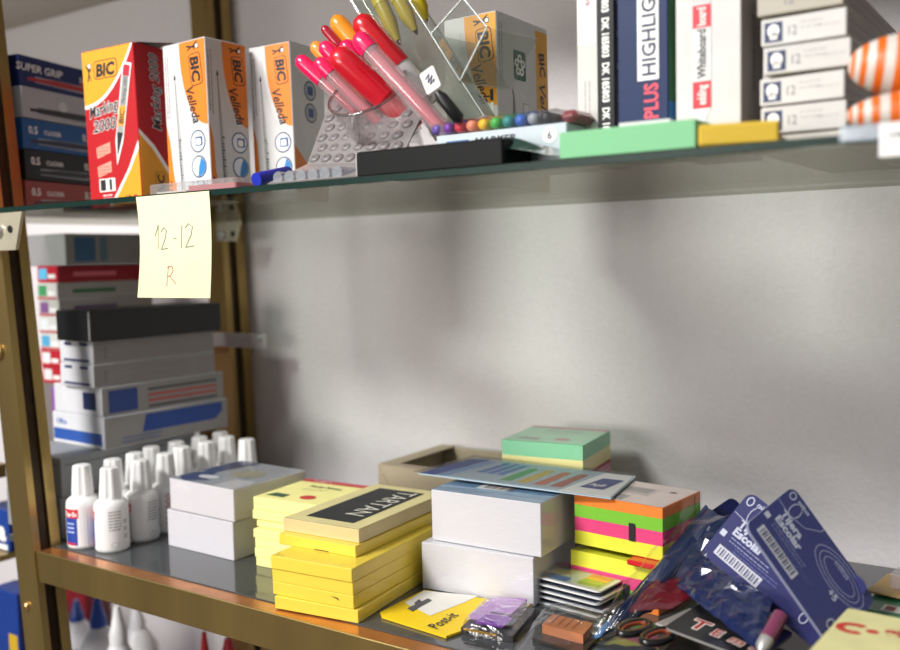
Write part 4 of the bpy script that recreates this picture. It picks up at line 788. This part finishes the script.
# orange flag pack
def flat_pack(name, label, pts, z, th, mat, cat, deco=None, bag=None):
    P = [at(px, py, z=z+th) for px, py in pts]; o_ = P[0]; u_ = P[1]-P[0]; f = Frame((0, 0, 0), u_, Vector((0, 0, 1)).cross(u_)); t = thing(name, label, cat, M4=Matrix.Translation((o_.x, o_.y, z+th)))
    L_ = lambda px, py: ((at(px, py, z=z+th)-o_).dot(f.u), (at(px, py, z=z+th)-o_).dot(f.v))
    mb = MB().slab(f, [L_(*p) for p in pts], th, mat); 
    if deco: deco(mb, f, L_)
    mb.build('body', t)
    return t, f, L_
t, f, L_ = flat_pack('flag_blister_pack', 'small clear pack of orange index flags in front of the flag cards', [(542, 624), (583, 635), (593, 623), (553, 614)], .0030, .0065, M('#b8724a', .5), 'blister pack',
    lambda mb, f, L_: [mb.line(f, [L_(544+k*7, 621+k*2), L_(553+k*7, 613.5+k*1.8)], .0006, ink('#8f5236'), .0003) for k in range(1, 5)])
mb = MB(); 
def crumple(mb, pts, z0, z1, mat, amp=.002, nu=9, nv=6, o=Vector((0, 0, 0)), back=True):
    A_, B_, C_, D_ = pts; vs = []; fs = []; sd = random.random()*50
    for i in range(nu+1):
        for j in range(nv+1):
            a, b = i/nu, j/nv; p = A_.lerp(B_, a).lerp(D_.lerp(C_, a), b); e = math.sin(math.pi*a)*math.sin(math.pi*b)
            q = Vector((p.x*30+sd, p.y*30, p.z*30)); p = p+Vector((0, 0, z1*e**.5 if e > 0 else 0))+Vector((noise.noise(q*3), noise.noise(q*3+Vector((7, 0, 0))), noise.noise(q*4+Vector((0, 9, 0)))))*amp*(.4+e)
            vs.append(p-o)
    for i in range(nu):
        for j in range(nv): a = i*(nv+1)+j; fs.append((a, a+nv+1, a+nv+2, a+1))
    mb.add(vs, fs, mat, False)
    if back:
        nrm = (B_-A_).cross(D_-A_).normalized()*.0006; mb.add([v-nrm for v in vs], [q[::-1] for q in fs], mat, False)
crumple(mb, [at(520, 644, z=.0025), at(590, 646, z=.0025), at(612, 618, z=.0025), at(545, 606, z=.0025)], 0, .0135, BAG, .0015, 14, 9, t.location, back=False)
mb.build('clear_bag', t)
mb = MB(); mb.slab(Frame((0, 0, -.0066), f.u, f.v), [L_(532, 628), L_(582, 645), L_(600, 624), L_(548, 607)], .0025, M('#2b2724', .35, coat=.4)); mb.build('black_tray', t)
# page marker packs
FK = [('#e9e9e6', '#3e5f9a'), ('#e6e6e4', '#2d3a55'), ('#e4e4e6', '#44587a'), ('#e9e6df', '#c8d0cc')]; z = .0002
base4 = [(531, 601), (598, 619), (646, 583), (575, 572)]
for k in range(5):
    dx_ = (-1, 3, -2, 2, 0)[k]; th = .0012; zt = z+th; P = [at(px+dx_, py+(k % 2), z=0)+Vector((0, 0, zt)) for px, py in base4]
    o_ = P[0]; u_ = P[1]-P[0]; f = Frame((0, 0, 0), u_, Vector((0, 0, 1)).cross(u_)); wd_, dp_ = .062, .046
    t = thing('page_marker_pack', ['lowest page marker pack by the neon cubes', 'second page marker pack from the bottom by the neon cubes', 'middle page marker pack by the neon cubes', 'page marker pack just under the topmost by the neon cubes', 'topmost page marker pack with pink strip and coloured flags by the neon cubes'][k], 'page markers', group='page marker packs stacked by the neon cubes', M4=Matrix.Translation(o_))
    mb = MB().slab(f, rr(0, 0, wd_, dp_, .004), th, card('#e3e4e4')); mb.rect(f, .003, .002, wd_-.003, dp_-.003, ink('#2c3c5a' if k < 4 else '#b9c4b8'))
    if k == 4:
        mb.rect(f, .002, dp_-.016, wd_-.002, dp_-.003, ink('#e58aa0'), .0004); mb.text(f, 'INDEX', .012, dp_-.0125, .0095, ink('#8d2548'), bold=.02, fit=.030, l=.0006); mb.rect(f, .003, .003, .030, .012, ink('#5f7ba8'), .0004); mb.poly(f, [(.008, .014), (.026, .014), (.022, .026), (.008, .026)], ink('#e3dfb0'), .0004)
        for q, c0 in enumerate(('#e05a34', '#f0a62c', '#8fb63c', '#5a8f4a')): mb.rect(f, .038, .0235-.006*q, .057, .029-.006*q, ink(c0), .0005)
    mb.build('card', t)
    b2 = MB(); q0 = [(-.003, -.003), (wd_+.003, -.003), (wd_+.003, dp_+.002), (-.003, dp_+.002)]; b2.slab(Frame((0, 0, .0022), u_, Vector((0, 0, 1)).cross(u_)), q0, .0004, FILM); b2.build('clear_pouch', t)
    z += .0048

# ------------------------------------------------------------------ heap at the right
HZ = []
def slabbox(name, label, cat, x, y, z, ang, a_, b_, c_, col, rough=.35, tilt=(0, 0), deco=None, group=None):
    mb = MB().box((0, 0, 0), (a_, b_, c_), M(col, rough, coat=.3), .0012)
    if deco: deco(mb, Frame((0, 0, c_), (1, 0, 0), (0, 1, 0)))
    return mb.build(name, label=label, cat=cat, group=group, M4=Matrix.Translation((x, y, z)) @ Matrix.Rotation(R(ang), 4, 'Z') @ Matrix.Rotation(R(tilt[0]), 4, 'X') @ Matrix.Rotation(R(tilt[1]), 4, 'Y'))
slabbox('black_package', 'flat black package lying under the heap, near the shelf front', 'package', .372, .022, .0003, 4, .10, .075, .010, '#141316')
slabbox('black_package', 'flat black package lying under the blue cards near the wall', 'package', .375, .105, .0003, -4, .105, .10, .012, '#17151a')
slabbox('black_package', 'dark package under the pale note pad at the lower right', 'package', .476, .020, .0003, 0, .10, .12, .030, '#1c1a1c')
def cardA(name, label, Lq, Tq, Dq, ext, th, col, deco=None, group=None, film=True):
    u_ = (Tq-Lq); v_ = (Lq-Dq); v_ = v_-u_*(v_.dot(u_)/u_.dot(u_)); f = Frame((0, 0, 0), u_, v_)
    if f.n.y > 0: pass
    o_ = Lq-v_.normalized()*(v_.length+ext); wd_ = u_.length; ln_ = v_.length+ext
    t = thing(name, label, 'card pack', group=group, M4=Matrix.Translation(o_)); s_ = 1 if f.n.dot(CAM-o_) > 0 else -1
    fo = Frame((0, 0, 0), u_, v_); fo.n = fo.n*s_
    mb = MB().slab(fo, rr(0, 0, wd_, ln_, .006), th, M(col, .42, coat=.12, noise_amt=.03, spec=.3), M('#8b8fa8', .4)); deco and deco(mb, fo, wd_, ln_); mb.build('backing_card', t)
    return t, fo, wd_, ln_
def swirl(mb, f, w, l):
    wh = ink('#aab0cc'); m_ = M('#c3c8dc', .4)
    mb.line(f, [(w*.55, l), (w*.60, l-.012), (w*.80, l-.020), (w, l-.034)], .0007, wh)
    for k in range(4): mb.ring(f, w*.80, l*.34, .020-.0028*k, .0006, wh, .034-.005*k, n=30, a0=R(20), a1=R(250))
    mb.ring(f, w*.66, l-.014, .0095, .0007, wh, .0055); mb.ring(f, w*.82, l-.006, .0045, .0012, m_, .0035); mb.text(f, 'mitus', w*.59, l-.0165, .0065, m_, 0, bold=.02, shear=.2)
    mb.text(f, 'Tijera', w*.30, l-.020, .0105, m_, -90+0, bold=.04, fit=.020); mb.text(f, 'Escolar', w*.16, l-.020, .0105, m_, -90, bold=.04, fit=.026)
    greek(mb, f, w*.06, l-.020, .035, 2, .003, ink('#7c84ae'), .0004, 1)
def tij(mb, f, w, l):
    f.k = .80; w /= .80; l /= .80
    m_ = M('#c3c8dc', .4); wh = ink('#a4abcc')
    # text runs down the long side
    mb.text(f, 'Tijera', w*.56, l-.010, .0100, m_, -90, bold=.04, fit=.024); mb.text(f, 'Escolar', w*.44, l-.010, .0100, m_, -90, bold=.04, fit=.030); greek(mb, f, w*.34, l-.012, .040, 2, .0032, ink('#8b92bc'), .0005, 1)
    mb.rect(f, w*.10, l-.052, w*.24, l-.008, M('#c9cad6', .5), .0002)
    for k in range(16): mb.rect(f, w*.12, l-.0105-.0025*k, w*.22, l-.0105-.0025*k-(.0008, .0014)[k % 2], ink('#3c3f66'), .0004)
    mb.rect(f, w*.34, l-.007, w*.42, l-.002, m_, .0003); greek(mb, f, w*.26, l-.020, .045, 2, .003, ink('#5b63a0'), .0004, 1)
    mb.ring(f, w*.78, l-.016, .009, .0007, m_, .005); mb.text(f, 'mitus', w*.90, l-.012, .0060, m_, -90, bold=.02); mb.ring(f, w*.90, l-.006, .0042, .0010, m_, .0032)
    mb.line(f, [(w*.68, l-.001), (w*.66, l-.014), (w*.74, l-.030), (w*.92, l-.040), (w-.001, l-.041)], .0007, wh)
    for k in range(3): mb.ring(f, w*.74, l-.074, .015-.0032*k, .0007, wh, .028-.005*k, n=30)
    mb.text(f, 'mitus', w*.80, l-.064, .0085, wh, -90, bold=.01, fit=.016)
    mb.text(f, '+5', w*.44, l-.076, .0085, m_, -90, bold=.03); mb.ring(f, w*.20, l-.094, .0048, .0009, m_, .0035)
V = Vector
def corner3(Lp, Tp, Dp, yL, yT, yD): return at(*Lp, y=yL), at(*Tp, y=yT), at(*Dp, y=yD)
CL = corner3((745, 525), (793, 486), (828, 642), .072, .122, .078)
cardA('scissor_card', 'blue school scissors card on top, largest, white curved lines', *CL, .003, .0022, '#3a3f78', tij, 'blue scissors cards')
CL = corner3((701, 552), (750, 491), (806, 652), .118, .135, .105)
cardA('scissor_card', 'blue scissors card half hidden behind the top card, to its left', *CL, .004, .0022, '#181c60', tij, 'blue scissors cards')
CL = corner3((690, 525), (733, 496), (770, 640), .200, .245, .19)
cardA('scissor_card', 'dark navy scissors card in crinkled film, furthest left of the cards', *CL, .0, .0022, '#141c50', None, 'blue scissors cards')
t = thing('blue_pouch', 'crumpled dark blue plastic pouch slanting from the neon cubes to the shelf front', 'pouch', (at(640, 600, z=.03)))
def tri(name, pts, mat, amp, bulge, **k):
    mb = MB(); crumple(mb, pts, 0, bulge, mat, amp, 16, 8, t.location, **k); return mb.build(name, t)
tri('pouch', [at(592, 641, z=.002), at(652, 612, z=.012), at(738, 530, y=.160), at(706, 505, y=.195)], M('#132347', .3, coat=.5), .006, .006)
tri('clear_flap', [at(585, 636, z=.004), at(625, 628, z=.012), at(735, 515, y=.165), at(680, 522, y=.165)], BAG, .006, .010, back=False)
t = thing('blue_sachet', 'shiny pale blue tip of a sachet at the front of the heap', 'sachet', at(605, 625, z=.01)); tri('sachet', [at(588, 642, z=.001), at(600, 637, z=.004), at(648, 592, z=.022), at(634, 596, z=.024)], M('#5f86b4', .25, coat=.6), .001, .003)
t = thing('red_sachet', 'dark red foil sachet below the blue pouch', 'sachet', at(670, 590, z=.03)); tri('sachet', [at(628, 612, z=.018), at(672, 608, z=.022), at(712, 585, z=.035), at(655, 572, z=.036)], M('#5e1420', .25, coat=.6), .003, .003)
t = thing('navy_pouch', 'glossy navy pouch with small print below the cards', 'pouch', at(720, 600, z=.03)); tri('pouch', [at(676, 585, z=.034), at(758, 650, z=.030), at(772, 600, z=.045), at(700, 553, z=.050)], M('#16234f', .22, coat=.8), .003, .004)
tri('clear_flap', [at(668, 575, z=.038), at(760, 640, z=.034), at(775, 590, z=.050), at(690, 543, z=.055)], BAG, .004, .004, back=False)
# black carded pack with lettering
P = [at(664, 627, z=.027), at(758, 662, z=.022), at(776, 640, z=.026), at(699, 600, z=.030)]; u_ = P[1]-P[0]; v_ = (P[3]-P[0]); n_ = u_.cross(v_).normalized(); f = Frame((0, 0, 0), u_, n_.cross(u_.normalized()))
t = thing('black_carded_pack', 'black card with white-outlined red letters at the front of the heap', 'card pack', M4=Matrix.Translation(P[0])); wv_ = v_.dot(f.v); mb = MB().slab(f, rr(0, 0, u_.length, max(.03, wv_), .004), .0016, M('#121113', .3, coat=.4), M('#8d8b88', .4))
for s_, x_, h_, r_ in (('T', .010, .019, 0), ('E', .026, .013, 0), ('m', .038, .013, -8), ('P', .052, .014, -14)): mb.text(f, s_, x_, .011, h_, ink('#e8dcd4'), r_, bold=.07, l=.0003); mb.text(f, s_, x_, .011, h_, ink('#b22a22'), r_, bold=.01, l=.0005)
mb.build('card', t)
# scissors handles
t = thing('scissors', 'black handled scissors with orange lining lying in the heap front', 'scissors', M4=Matrix.Translation(at(646, 632, z=.021)) @ Matrix.Rotation(R(75), 4, 'Z') @ Matrix.Scale(.72, 4))
def torus(mb, cx, cy, a_, b_, r_, mat):
    vs = []; fs = []; n, k = 28, 10
    for i in range(n):
        th = 2*math.pi*i/n; c = V((cx+a_*math.cos(th), cy+b_*math.sin(th), 0)); d = V((math.cos(th), math.sin(th), 0))
        for j in range(k): ph = 2*math.pi*j/k; vs.append(c+d*(r_*math.cos(ph))+V((0, 0, r_*math.sin(ph))))
    for i in range(n):
        for j in range(k): fs.append((i*k+j, ((i+1) % n)*k+j, ((i+1) % n)*k+(j+1) % k, i*k+(j+1) % k))
    mb.add(vs, fs, mat, True)
for s_ in (-1, 1):
    mb = MB(); torus(mb, 0, s_*.0135, .019, .0105, .0034, M('#101012', .3, coat=.3)); mb.build('handle', t); mb = MB(); torus(mb, 0, s_*.0135, .0150, .0068, .0020, M('#8a3a1c', .5)); mb.build('handle_lining', t)
MB().box((.020, -.006, -.0012), (.075, .006, .0012), STEEL, .0008).build('blade', t)
# pink tube
a_ = at(760, 652, z=.030); b_ = at(777, 622, z=.042); t = thing('glue_pen', 'pink tube with silver tip beneath the blue cards', 'pen', M4=axis(a_, b_)); MB().lathe([(.002, 0), (.0045, .004), (.0045, .010)], STEEL).build('tip', t); MB().lathe([(.0046, .010), (.0046, .030)], M('#7d3a58', .35, coat=.4)).build('barrel', t)
# green package and neighbours
def gd(mb, f):
    mb.line(f, [(.004, .052), (.03, .030), (.036, .002)], .0012, ink('#b9cfc0')); mb.rect(f, .012, .004, .030, .016, ink('#d8d2c8'), .0003); mb.rect(f, .014, .006, .020, .014, ink('#7d3030'), .0005)
p = at(862, 602, z=.034); slabbox('green_package', 'dark green printed package behind the pale note pad', 'package', p.x, p.y-.012, .012, -6, .085, .062, .022, '#1f6a45', deco=gd)
p = at(868, 587, z=.040); slabbox('kraft_sheet', 'tan card lying on the green package by the wall', 'card', p.x-.002, p.y+.002, .0352, -8, .08, .045, .0018, '#b3945c', .6)
p = at(886, 590, z=.040); t = thing('pink_clear_case', 'clear case with pink inside on the tan card at the right edge', 'case', M4=Matrix.Translation((p.x, p.y+.010, .0373)) @ Matrix.Rotation(R(-8), 4, 'Z'))
MB().box((0, 0, 0), (.05, .028, .012), clear('pink_case_clear', (.93, .9, .92), .06, .1, haze=.2), .002).build('case', t); MB().box((.010, .003, .001), (.048, .025, .009), M('#c4588a', .5), .001).build('pink_insert', t)
# pale yellow pad, lower right
zt = .050; P = [at(808, 652, z=zt), at(848, 608, z=zt)]; v_ = P[1]-P[0]; v_.z = 0; f = Frame((0, 0, 0), V((v_.y, -v_.x, 0)), v_)
t = thing('sticky_note_pad', 'pale yellow note pad with red crescent logo at the lower right corner', 'note pad', M4=Matrix.Translation((P[0].x, P[0].y, zt)))
o2 = -v_.normalized()*.035; f = Frame(o2, V((v_.y, -v_.x, 0)), v_); ln_ = v_.length+.035; mb = MB().slab(f, rr(0, 0, .10, ln_, .002), .011, M('#e9e2a4', .6), paper('#e6dd94'))
a_ = at(846, 627, z=zt)-t.matrix_world.translation; ca = ((a_-o2).dot(f.u), (a_-o2).dot(f.v)); mb.ring(f, ca[0]+.004, ca[1], .0095, .0045, ink('#d0342c'), .0085, a0=R(50), a1=R(310)); mb.disc(f, ca[0]+.014, ca[1]+.001, .0035, ink('#d0342c'), .003)
a_ = at(884, 632, z=zt)-t.matrix_world.translation; ca = ((a_-o2).dot(f.u), (a_-o2).dot(f.v)); mb.text(f, 'global', ca[0], ca[1]-.003, .016, ink('#c8463c'), bold=.04); greek(mb, f, .006, .030, .06, 3, .005, ink('#b3ad7c'), .0008)
mb.build('pad', t)
slabbox('black_package', 'dark flat package directly beneath the pale note pad', 'package', .480, .022, .0305, 0, .09, .10, .0082, '#222022')
